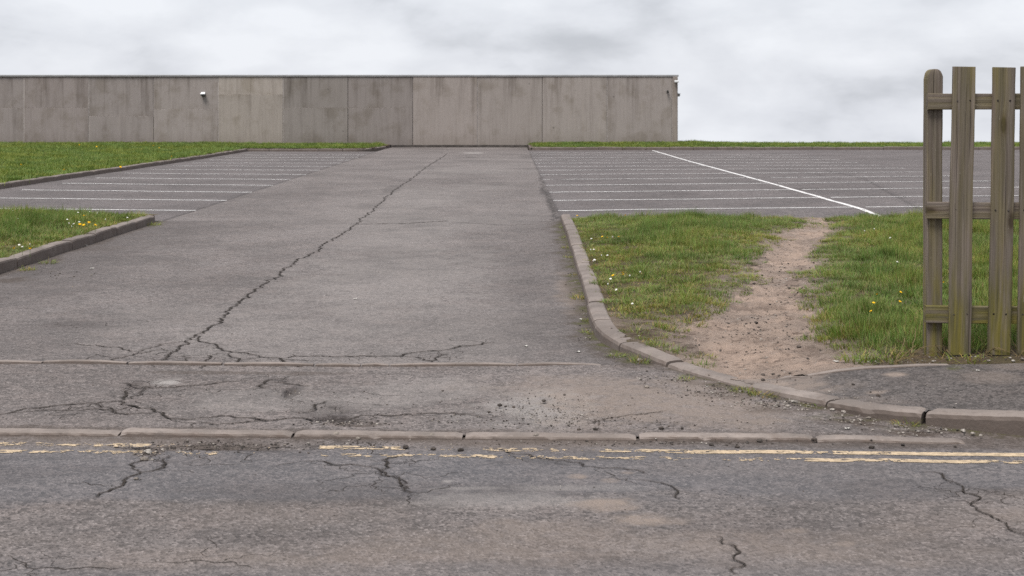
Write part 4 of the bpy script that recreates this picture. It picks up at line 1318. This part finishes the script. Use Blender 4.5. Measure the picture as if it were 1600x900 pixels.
def scatter(name, pts, kinds, scales, protos, label, tilt=.12):
    """grass as one object: a clump set on every point"""
    n = len(pts)
    me = bpy.data.meshes.new(name)
    me.vertices.add(n)
    me.vertices.foreach_set('co', np.asarray(pts, np.float32).ravel())
    rot = np.stack([RNG.normal(0, tilt, n), RNG.normal(0, tilt, n), RNG.uniform(0, 6.283, n)], -1)
    for nm, arr in (('rot', rot), ('scl', scales)):
        a_ = me.attributes.new(nm, 'FLOAT_VECTOR', 'POINT')
        a_.data.foreach_set('vector', np.asarray(arr, np.float32).ravel())
    a_ = me.attributes.new('idx', 'INT', 'POINT')
    a_.data.foreach_set('value', np.asarray(kinds, np.int32))
    me.update()
    o = link(name, me)
    tag(o, label, 'grass', kind='stuff')
    ng = bpy.data.node_groups.new(name + '_nodes', 'GeometryNodeTree')
    ng.interface.new_socket('Geometry', in_out='INPUT', socket_type='NodeSocketGeometry')
    ng.interface.new_socket('Geometry', in_out='OUTPUT', socket_type='NodeSocketGeometry')
    gi, go = ng.nodes.new('NodeGroupInput'), ng.nodes.new('NodeGroupOutput')
    jg = ng.nodes.new('GeometryNodeJoinGeometry')
    for p in protos[::-1]:
        ob = ng.nodes.new('GeometryNodeObjectInfo')
        ob.inputs['Object'].default_value = p
        ob.inputs['As Instance'].default_value = True
        ng.links.new(ob.outputs['Geometry'], jg.inputs[0])
    ip = ng.nodes.new('GeometryNodeInstanceOnPoints')
    def named(t, nm):
        x_ = ng.nodes.new('GeometryNodeInputNamedAttribute')
        x_.data_type = t
        x_.inputs['Name'].default_value = nm
        return x_.outputs['Attribute']
    er = ng.nodes.new('FunctionNodeEulerToRotation')
    ng.links.new(named('FLOAT_VECTOR', 'rot'), er.inputs[0])
    ng.links.new(gi.outputs[0], ip.inputs['Points'])
    ng.links.new(jg.outputs[0], ip.inputs['Instance'])
    ip.inputs['Pick Instance'].default_value = True
    ng.links.new(named('INT', 'idx'), ip.inputs['Instance Index'])
    ng.links.new(er.outputs[0], ip.inputs['Rotation'])
    ng.links.new(named('FLOAT_VECTOR', 'scl'), ip.inputs['Scale'])
    ng.links.new(ip.outputs[0], go.inputs[0])
    md = o.modifiers.new('grass', 'NODES')
    md.node_group = ng
    return o
def seen(X, Y, pad=1.2): return np.abs(X) < .365 * Y + pad
def scatter_area(name, box, dens, zfun, inside, hfun, protos_short, protos_lush, label, size=1.0, density=None):
    x0, x1, y0, y1 = box
    n = int((x1 - x0) * (y1 - y0) * dens)
    X, Y = RNG.uniform(x0, x1, n), RNG.uniform(y0, y1, n)
    ok = inside(X, Y) & seen(X, Y)
    if density is not None: ok &= RNG.random(n) < density(X, Y)
    X, Y = X[ok], Y[ok]
    h, lush = hfun(X, Y)
    protos = protos_short + protos_lush
    ns, nl = len(protos_short), len(protos_lush)
    kd = np.where(RNG.random(len(X)) < lush, ns + RNG.integers(0, max(nl, 1), len(X)), RNG.integers(0, ns, len(X))) if nl else RNG.integers(0, ns, len(X))
    s = size * RNG.uniform(.75, 1.25, len(X))
    sc = np.stack([s, s, s * h], -1)
    return scatter(name, np.stack([X, Y, zfun(X, Y) - .004], -1), kd, sc, protos, label)
def h_right(X, Y):
    sd = path_sd(X, Y)
    dk = kerb_sd(X, Y)[0]
    n = fbm(X * 1.7, Y * 1.3, 200, 3)
    n2 = fbm(X * 5.5, Y * 3.5, 205, 3)
    tuft = sstep(.52, .72, fbm(X * 3.2, Y * 2.2, 207, 3))
    edge = sstep(.0, 1.0, -sd) * sstep(.15, 1.0, dk)
    rightside = sstep(-.2, .3, X - np.interp(Y, PR[:, 1], PR[:, 0]))
    h = (.50 + .50 * edge * sstep(.30, .65, n)) * (.60 + .8 * n2) + .55 * tuft * (.3 + edge)
    h = h + rightside * edge * .12 * sstep(.35, .6, n)
    fenceg = np.exp(-((X - 2.5) / .70) ** 2 - ((Y - 9.45) / .65) ** 2)
    h = h + .60 * fenceg * (.3 + 1.3 * n2)
    lush = np.clip(.12 + .5 * edge * n + .5 * tuft * edge + rightside * .25 * edge + .7 * fenceg, 0, 1)
    return h, lush
def d_right(X, Y):
    sd = path_sd(X, Y)
    d = sstep(-.06, .24, -sd + .04 + .35 * (fbm(X * 6, Y * 4, 222, 2) - .5))
    d = np.maximum(d * (.55 + .9 * fbm(X * 3.0, Y * 2.4, 220, 3)), 0)
    d = np.where(tuft_islands(X, Y), .55, d)
    # worn bare around the post feet
    fz_ = sstep(2.15, 2.45, X)
    d = d * (1 - fz_ * (1 - sstep(8.72, 9.0, Y + .2 * (fbm(X * 5, Y * 5, 230, 2) - .5))))
    d = d * sstep(8.36, 8.5, Y + .12 * (fbm(X * 5, Y * 5, 230, 2) - .5))
    return d
scatter_area('grass', (.65, 9.5, 8.4, LOT_Y - .02), 150, z_verge, lambda X, Y: right_of_kerb(X, Y, .150) & (~is_path(X, Y) | (path_sd(X, Y) < .12) | tuft_islands(X, Y)), h_right, SHORT, LUSH, 'green grass growing on the right hand verge beside the dirt path', density=d_right)
def h_left(X, Y):
    dk = DRV_L - X
    n = fbm(X * 1.5, Y * 1.2, 240, 3)
    h = (.60 + .75 * sstep(.2, 1.2, dk) * n * 1.6)
    return h, np.clip(.25 + .6 * sstep(.4, 1.4, dk), 0, 1)
scatter_area('grass', (-12, DRV_L - .17, 12.0, 20.2), 110, z_left, lambda X, Y: np.ones_like(X, bool), h_left, SHORT, LUSH, 'green grass on the small verge at the left edge of the picture', size=1.2)
def h_far(X, Y):
    n = fbm(X * .8, Y * .6, 250, 3)
    return .55 + .6 * n, np.zeros_like(X)
scatter_area('grass', (-24, -4.95, 24.0, 58.9), 26, z_lawn, lambda X, Y: (X < LK - .22) | ((Y > 53.4) & (X < np.interp(Y, [53.2, 53.6, 54.2, 56.2, 58.7], [-5.95, -5.48, -5.27, -5.07, -4.97]) - .15)), h_far, FAR, [], 'green grass of the long lawn left of the car park', size=1.0)
scatter_area('grass', (DRV_R + .2, 27, 55.05, 62.0), 26, z_bank, lambda X, Y: (X > DRV_R + .5) | (Y > 55.2), h_far, FAR, [], 'green grass on the low bank behind the far right kerb', size=1.0)

# ------------------------------------------------------------------ weeds, flowers, stalks
WEED = [clump('weed_tuft', 80, .060, .075, .0042, 160 + i, GR2 + GR, .85, 3, 'weed') for i in range(4)]
def weed(px, py, z, s, label, group):
    X, Y = at(px, py, z)
    o = link('weed_tuft', WEED[len(label) % 4 if group is None else random.randrange(4)])
    o.location = (X, Y, z - .004)
    o.scale = (s * 1.25, s, s * .75)
    o.rotation_euler = (0, 0, random.uniform(0, 6))
    tag(o, label, 'weed', group)
weed(76, 411, 0, 1.5, 'weed tuft at the foot of the left kerb, nearer the lawn tip', None)
weed(44, 422, 0, 1.4, 'yellowish weed tuft at the foot of the left kerb, nearest the picture edge', None)
weed(236, 352, 0, 1.7, 'weed tuft at the rounded end of the left kerb', None)
g = 'weeds along the straight part of the curved kerb'
for (x, y, s) in [(879, 356, 1.0), (883, 372, 1.1), (886, 388, 1.1), (889, 402, .8), (896, 430, .7)]:
    weed(x, y, 0, s, 'small weed in the gutter of the straight kerb beside the right hand verge', g)
weed(905, 466, 0, 1.35, 'bright weed tuft in the gutter where the right kerb begins to bend', None)
weed(921, 502, 0, .9, 'small weed just above the bend of the right kerb', None)
weed(926, 521, 0, 1.0, 'weed tuft against the kerb face at the inside of the bend', None)
weed(962, 556, 0, .8, 'low mossy weed at the foot of the bent kerb stone', None)
weed(1000, 564, 0, 1.3, 'weed tuft beside a white stone near the end of the driveway edging', None)
weed(1072, 592, 0, .8, 'low weed at the gutter below the first low kerb stone', None)
weed(1160, 611, 0, 1.0, 'weed tuft by the low kerb joint above the gravel', None)
weed(1190, 618, 0, 1.1, 'weed tuft right of the low kerb joint above the gravel', None)
weed(1280, 635, 0, .9, 'thin weed growing at the kerb joint beside a pale stone', None)
weed(1415, 664, 0, .9, 'mossy weed in the soil below the high kerb', None)
for (x, y, s, lb) in [(1502, 566, 1.9, 'grass tuft in front of the first fence picket'), (1520, 568, 1.5, 'grass tuft between the first and second fence pickets'), (1552, 566, 1.2, 'smaller grass tuft in front of the second fence picket'), (1588, 568, 1.0, 'straggling grass tuft at the right edge below the fence'),
                      (1392, 558, 1.9, 'pale grass tuft left of the fence post'), (1340, 560, 1.6, 'green grass tuft where the path meets the edging')]:
    weed(x, y, .09, s, lb, None)
STK = []
for i in range(3):
    mb = MB()
    r = random.Random(400 + i)
    for k_ in range(7):
        p = Vector((r.uniform(-.008, .008), r.uniform(-.008, .008), r.uniform(0, .004)))
        d = Vector((r.uniform(-1, 1), r.uniform(-.5, .5), r.uniform(.1, 1.0))).normalized()
        for s in range(3):
            q_ = p + d * r.uniform(.03, .07)
            mb.cyl(p, q_, .0022, .0016, 4)
            p = q_; d = (d + Vector((r.uniform(-.4, .4), r.uniform(-.3, .3), r.uniform(-.7, .05)))).normalized()
    mb.cyl((0, 0, -.02), (0, 0, .008), .013, .009, 7)
    me = mb.mesh('dry_stalks')
    ca = me.attributes.new('Col', 'FLOAT_COLOR', 'POINT')
    ca.data.foreach_set('color', np.tile(np.array([.2, .16, .1, 1], np.float32), len(me.vertices)))
    STK.append(me)
for i, (x, y, lb) in enumerate([(1425, 556, 'dead stalks left of the fence post'), (1476, 556, 'dead stalks between the fence post and the first picket'), (1538, 557, 'dead stalks between the first and second pickets'), (1592, 558, 'dead stalks at the right edge behind the second picket'), (1400, 566, 'dead stalks on the soil at the pavement edging')]):
    X, Y = at(x, y, .1)
    o = link('dry_stalks', STK[i % 3], M['straw'])
    o.location = (X, Y, .10)
    o.scale = (1.1, 1.1, 1.1)
    o.rotation_euler = (0, 0, i * .9)
    tag(o, lb, 'dead stalks')

def flower_mesh(n, r0, r1, up):
    mb = MB()
    for k_ in range(n):
        a = 2 * math.pi * k_ / n
        w = math.pi / n * 1.1
        mb.add([(0, 0, .002), (r1 * .7 * math.cos(a - w), r1 * .7 * math.sin(a - w), up), (r1 * math.cos(a), r1 * math.sin(a), up * .8), (r1 * .7 * math.cos(a + w), r1 * .7 * math.sin(a + w), up)], [(0, 1, 2, 3)])
    mb.cyl((0, 0, -.004), (0, 0, .008), r0, r0 * .7, 8)
    return mb.mesh('head')
DAND, DAIS = flower_mesh(14, .009, .019, .008), flower_mesh(11, .006, .013, .003)
STEM = MB().cyl((0, 0, 0), (0, 0, 1), .0022, .0016, 5).mesh('stem')
def flower(px, py, zg, yellow, label, group, s=1.0, hgt=.085):
    X, Y = at(px, py, zg + hgt * .9)
    t = empty('dandelion' if yellow else 'daisy', (X, Y, zg))
    tag(t, label, 'flower', group)
    h_ = link('head', DAND if yellow else DAIS, M['petal_y' if yellow else 'petal_w'], t)
    h_.location = (0, 0, hgt)
    h_.scale = (s, s, s)
    h_.rotation_euler = (random.uniform(.1, .6), random.uniform(-.3, .3), random.uniform(0, 6))
    st = link('stem', STEM, M['stalk'], t)
    st.scale = (1, 1, hgt)
for (x, y) in [(131, 338), (125, 352), (131, 353), (149, 353), (22, 389), (47, 390), (139, 349)]:
    lb = 'yellow dandelion near the kerb at the very left edge' if y > 380 else 'single yellow dandelion at the back of the small left verge' if y < 340 else 'yellow dandelion in the cluster amid the small left verge'
    flower(x, y, .12, True, lb, 'dandelions on the left verge', 1.1)
for (x, y) in [(20, 330), (28, 343), (105, 344), (112, 355), (124, 348), (140, 332), (152, 334), (165, 344), (108, 350), (199, 341), (30, 384), (47, 383), (35, 387), (115, 351), (122, 333)]:
    lb = 'white daisy near the kerb at the very left edge' if y > 380 else 'white daisy in the left corner of the small left verge' if x < 50 else 'white daisy near the pointed tip of the small left verge' if x > 150 else 'white daisy along the back edge of the small left verge' if y < 338 else 'white daisy in the cluster amid the small left verge'
    flower(x, y, .12, False, lb, 'daisies on the left verge', 1.0)
for (x, y) in [(941, 371), (949, 372), (967, 371), (958, 432), (973, 427), (974, 430), (977, 337), (902, 338)]:
    lb = 'yellow dandelion on the far edge of the right verge by the car park' if y < 345 else 'yellow dandelion in the far row between curved kerb and dirt path' if y < 380 else 'yellow dandelion in the near trio between curved kerb and dirt path'
    flower(x, y, .10, True, lb, 'dandelions left of the path', .8, .07)
for (x, y) in [(924, 374), (957, 371), (923, 391), (928, 391), (940, 400), (949, 400), (929, 407), (927, 409), (954, 437), (950, 445), (963, 454), (988, 476), (984, 432), (1000, 426)]:
    lb = 'white daisy in the far row between curved kerb and dirt path' if y < 380 else 'white daisy halfway along the verge beside the straight kerb' if y < 412 else 'white daisy in the nearer grass between kerb bend and dirt path'
    flower(x, y, .10, False, lb, 'daisies left of the path', 1.0, .06)
for (x, y) in [(1365, 476), (1407, 459), (1406, 474), (1361, 489), (1474, 443), (1370, 462)]:
    flower(x, y, .14, True, 'yellow dandelion in the longer grass between the path and the fence', 'dandelions right of the path', .65, .11)
for (x, y) in [(1366, 359), (1402, 411), (1391, 373), (1351, 362)]:
    flower(x, y, .12, False, 'small white daisy in the longer grass right of the path', 'daisies right of the path', 1.1, .09)
for (x, y) in [(249, 232), (124, 227), (151, 230), (240, 228), (33, 258), (100, 266), (268, 245), (188, 262)]:
    flower(x, y, .22, True, 'tiny yellow flower in the long lawn left of the car park', 'flowers on the long lawn', 1.7, .12)

# ------------------------------------------------------------------ stones, grit and litter
ICO = None
def ico():
    t = (1 + 5 ** .5) / 2
    v = np.array([(-1, t, 0), (1, t, 0), (-1, -t, 0), (1, -t, 0), (0, -1, t), (0, 1, t), (0, -1, -t), (0, 1, -t), (t, 0, -1), (t, 0, 1), (-t, 0, -1), (-t, 0, 1)], float)
    v /= np.linalg.norm(v[0])
    f = np.array([(0, 11, 5), (0, 5, 1), (0, 1, 7), (0, 7, 10), (0, 10, 11), (1, 5, 9), (5, 11, 4), (11, 10, 2), (10, 7, 6), (7, 1, 8), (3, 9, 4), (3, 4, 2), (3, 2, 6), (3, 6, 8), (3, 8, 9), (4, 9, 5), (2, 4, 11), (6, 2, 10), (8, 6, 7), (9, 8, 1)])
    return v, f
IV, IF = ico()
def pebble(size, seed, col):
    r = np.random.default_rng(seed)
    v = IV * r.uniform(.68, 1.2, (12, 1)) * size * np.array([1.15, .9, .62])
    a = r.uniform(0, 6.28)
    R = np.array([[math.cos(a), -math.sin(a), 0], [math.sin(a), math.cos(a), 0], [0, 0, 1]])
    return v @ R.T, np.tile(np.array([*col, 1.0]), (12, 1))
DARKS = [(.05, .042, .038), (.075, .063, .056), (.10, .082, .072), (.06, .054, .05)]
PALES = [(.29, .26, .235), (.23, .20, .175), (.35, .32, .29), (.18, .155, .135)]
def ground_z(X, Y):
    if Y < kerb_line_y(X): return float(z_asphalt(np.array([X]), np.array([Y]))[0]) - .012 * float(sstep(5.0, 6.9, np.array([Y]))[0])
    if bool(right_of_kerb(np.array([X]), np.array([Y]), .07)[0]):
        return float((pave_z if Y < FE_Y else z_verge)(np.array([X]), np.array([Y]))[0]) + (.005 if Y >= FE_Y else 0)
    return float(z_asphalt(np.array([X]), np.array([Y]))[0])
GP = []
def grit(cx, cy, rx, ry, n, smin, smax, dark, z=0.0, pw=1.6):
    for _ in range(int(n * .9)):
        px, py = cx + random.gauss(0, .5) * rx, cy + random.gauss(0, .5) * ry
        X, Y = at(px, py, z)
        GP.append((X, Y, (smin + (smax - smin) * random.random() ** (pw * 1.5)) * .72, random.choice(DARKS if random.random() < dark else PALES)))
grit(850, 640, 120, 34, 480, .003, .009, .38)
grit(900, 655, 130, 14, 170, .003, .010, .6)
grit(1000, 662, 190, 10, 140, .003, .010, .75)
grit(720, 655, 90, 10, 80, .003, .009, .6)
grit(1000, 688, 330, 5, 230, .003, .011, .7)
grit(330, 694, 120, 8, 260, .003, .012, .7)
grit(560, 690, 90, 6, 90, .003, .010, .7)
grit(540, 660, 60, 6, 110, .004, .013, .6)
grit(455, 610, 26, 10, 50, .003, .010, .6)
grit(230, 705, 26, 12, 60, .004, .013, .5)
grit(1240, 632, 110, 10, 300, .004, .014, .35)
grit(1340, 655, 90, 12, 150, .004, .013, .35)
grit(1440, 672, 70, 8, 110, .004, .012, .4)
grit(1130, 612, 90, 10, 220, .004, .012, .5)
grit(1040, 590, 60, 12, 80, .004, .012, .6)
grit(960, 552, 40, 16, 70, .004, .012, .6)
grit(915, 500, 18, 50, 90, .004, .012, .6)
grit(893, 420, 12, 50, 60, .005, .014, .6)
grit(1150, 590, 110, 26, 260, .003, .010, .85, .05)
grit(1190, 520, 110, 50, 800, .003, .013, .7, .06)
grit(1225, 430, 60, 60, 420, .005, .016, .7, .06)
grit(1450, 562, 160, 7, 120, .004, .012, .6, .1)
grit(1400, 610, 170, 26, 60, .003, .008, .5, .08)
grit(500, 620, 600, 40, 150, .003, .009, .7)
grit(800, 790, 900, 80, 150, .002, .006, .5)
grit(60, 425, 80, 14, 60, .006, .014, .5)
grit(450, 480, 500, 60, 60, .004, .009, .3)
vs, fs, cs = [], [], []
n = 0
for i, (X, Y, s, c) in enumerate(GP):
    if abs(X) > .38 * Y + .5: continue
    v, c4 = pebble(s, 9000 + i, c)
    vs.append(v + np.array([X, Y, ground_z(X, Y) + s * .32])); fs.append(IF + n); cs.append(c4); n += 12
o = link('gravel', mesh_np('gravel', np.vstack(vs), np.vstack(fs), {'Col': np.vstack(cs)}, smooth=False), M['stone'])
tag(o, 'loose grit and crumbled asphalt scattered over the crossover and gutters', 'gravel', kind='stuff')
def stone_obj(px, py, s, pale, label, group=None, z=0.0, name='stone'):
    X, Y = at(px, py, z)
    s *= .8
    v, c4 = pebble(s, int(px * 7 + py), random.choice(PALES[:3] if pale else DARKS[:3]))
    o = link(name, mesh_np(name, v, IF, {'Col': c4}, smooth=False), M['stone'])
    o.location = (X, Y, ground_z(X, Y) + s * .38)
    tag(o, label, 'stone', group)
for (x, y, s) in [(1241, 630, .022), (1276, 630, .024), (1231, 637, .018), (1300, 642, .018), (1318, 645, .018), (1226, 640, .013)]:
    stone_obj(x, y, s, True, 'pale loose stone in the gutter below the low curved kerb', 'pale stones below the low kerb')
for (x, y, s) in [(1357, 654, .018), (1400, 667, .022), (1345, 657, .014), (1415, 668, .014), (1505, 674, .018), (1520, 678, .016), (1478, 672, .013), (1532, 681, .012)]:
    stone_obj(x, y, s, True, 'pale loose stone on the soil below the high kerb', 'pale stones below the high kerb')
for (x, y, s) in [(781, 634, .018), (790, 636, .014), (850, 627, .018), (803, 637, .014), (764, 645, .014), (930, 672, .018), (905, 672, .013), (1033, 671, .02), (1066, 671, .015), (882, 617, .012), (692, 608, .011)]:
    lb = 'dark lump of asphalt lying on top of the dropped kerb' if y > 665 else 'dark lump at the left of the crumbled patch on the crossover' if x < 820 and y > 630 else 'dark lump of asphalt further back on the crossover'
    stone_obj(x, y, s, False, lb, 'dark lumps on the crossover')
for (x, y, s) in [(719, 701, .022), (634, 697, .022), (677, 699, .02), (1187, 687, .022), (1112, 692, .018), (1152, 695, .017), (1272, 687, .02), (1362, 696, .02), (1410, 692, .018), (1492, 694, .012)]:
    lb = 'dark lump on the broken middle part of the yellow lines' if x < 800 else 'dark lump by the unbroken yellow line below the dropped kerb' if x < 1300 else 'dark lump by the yellow lines near the tail of the dropped kerb'
    stone_obj(x, y, s, False, lb, 'dark lumps by the yellow lines')
for (x, y, s) in [(676, 681, .022), (838, 682, .022), (560, 682, .018), (526, 680, .024)]:
    stone_obj(x, y, s, True, 'pale stone lying in front of the dropped kerb', 'pale stones before the dropped kerb')
stone_obj(1011, 605, .02, True, 'pale round stone on the dusty crossover below the kerb bend')
stone_obj(1000, 563, .028, True, 'white stone in the weeds beside the end of the driveway edging')
stone_obj(1372, 612, .02, False, 'dark lump on the pavement beside a pale patch', z=.07)
stone_obj(1333, 596, .014, False, 'small dark lump alone on the middle of the pavement', z=.07)
for (x, y, s) in [(1193, 581, .02), (1208, 581, .017), (1217, 584, .013), (1192, 590, .018), (1234, 585, .014)]:
    stone_obj(x, y, s, False, 'dark clod on the dusty pavement at the end of the dirt path', 'clods at the path end', z=.04)
for (x, y, s) in [(1182, 508, .022), (1233, 458, .022), (1231, 477, .018), (1178, 451, .026), (1248, 541, .024), (1196, 504, .02), (1170, 523, .016), (1262, 558, .016)]:
    stone_obj(x, y, s, False, 'dark clod of earth lying on the dirt path', 'clods on the dirt path', z=.06)
for (x, y, s) in [(1583, 572, .016), (1597, 570, .016), (1545, 572, .014)]:
    stone_obj(x, y, s, True, 'white pebble at the pavement edge below the fence', 'white pebbles below the fence', z=.09)
for (x, y, s) in [(232, 705, .026), (226, 717, .026), (213, 747, .016)]:
    stone_obj(x, y, s, True, 'buff stone chip at the crack through the left yellow line', 'buff chips at the left crack')
def scrap(px, py, w, l, label, z=0.0, rz=0.0):
    X, Y = at(px, py, z)
    r = random.Random(px)
    w, l = w * .7, l * .7
    nx, ny = 5, 3
    vs = [((i / nx - .5) * w, (j / ny - .5) * l * (1 - .5 * abs(i / nx - .5)), .004 + .006 * r.random()) for j in range(ny + 1) for i in range(nx + 1)]
    vs2 = [(a, b, c - .0015) for a, b, c in vs]
    N = len(vs)
    fs = []
    for j in range(ny):
        for i in range(nx):
            k_ = j * (nx + 1) + i
            fs += [(k_, k_ + 1, k_ + nx + 2, k_ + nx + 1), (N + k_, N + k_ + nx + 1, N + k_ + nx + 2, N + k_ + 1)]
    o = MB().add(vs + vs2, fs).build('litter_scrap', M['paper'])
    o.location = (X, Y, ground_z(X, Y))
    o.rotation_euler = (0, 0, rz)
    tag(o, label, 'litter')
scrap(144, 420, .05, .09, 'white scrap on the driveway near the left kerb')
scrap(555, 467, .035, .06, 'small white scrap in the middle of the driveway')
scrap(822, 540, .03, .05, 'white scrap on the driveway above the thin edging')
scrap(908, 500, .03, .05, 'white scrap in the gutter above the kerb bend')
scrap(904, 549, .05, .04, 'pale leaf scrap near the end of the driveway edging', rz=.4)
scrap(1324, 671, .035, .02, 'white scrap in the gutter above the tail of the dropped kerb', rz=.2)
scrap(1528, 585, .03, .03, 'curled white scrap on the pavement below the second picket', z=.09, rz=-.3)
scrap(1306, 562, .05, .05, 'pale scrap beside the edging at the path end', z=.07)
scrap(135, 384, .03, .05, 'pale crumb at the foot of the left kerb')
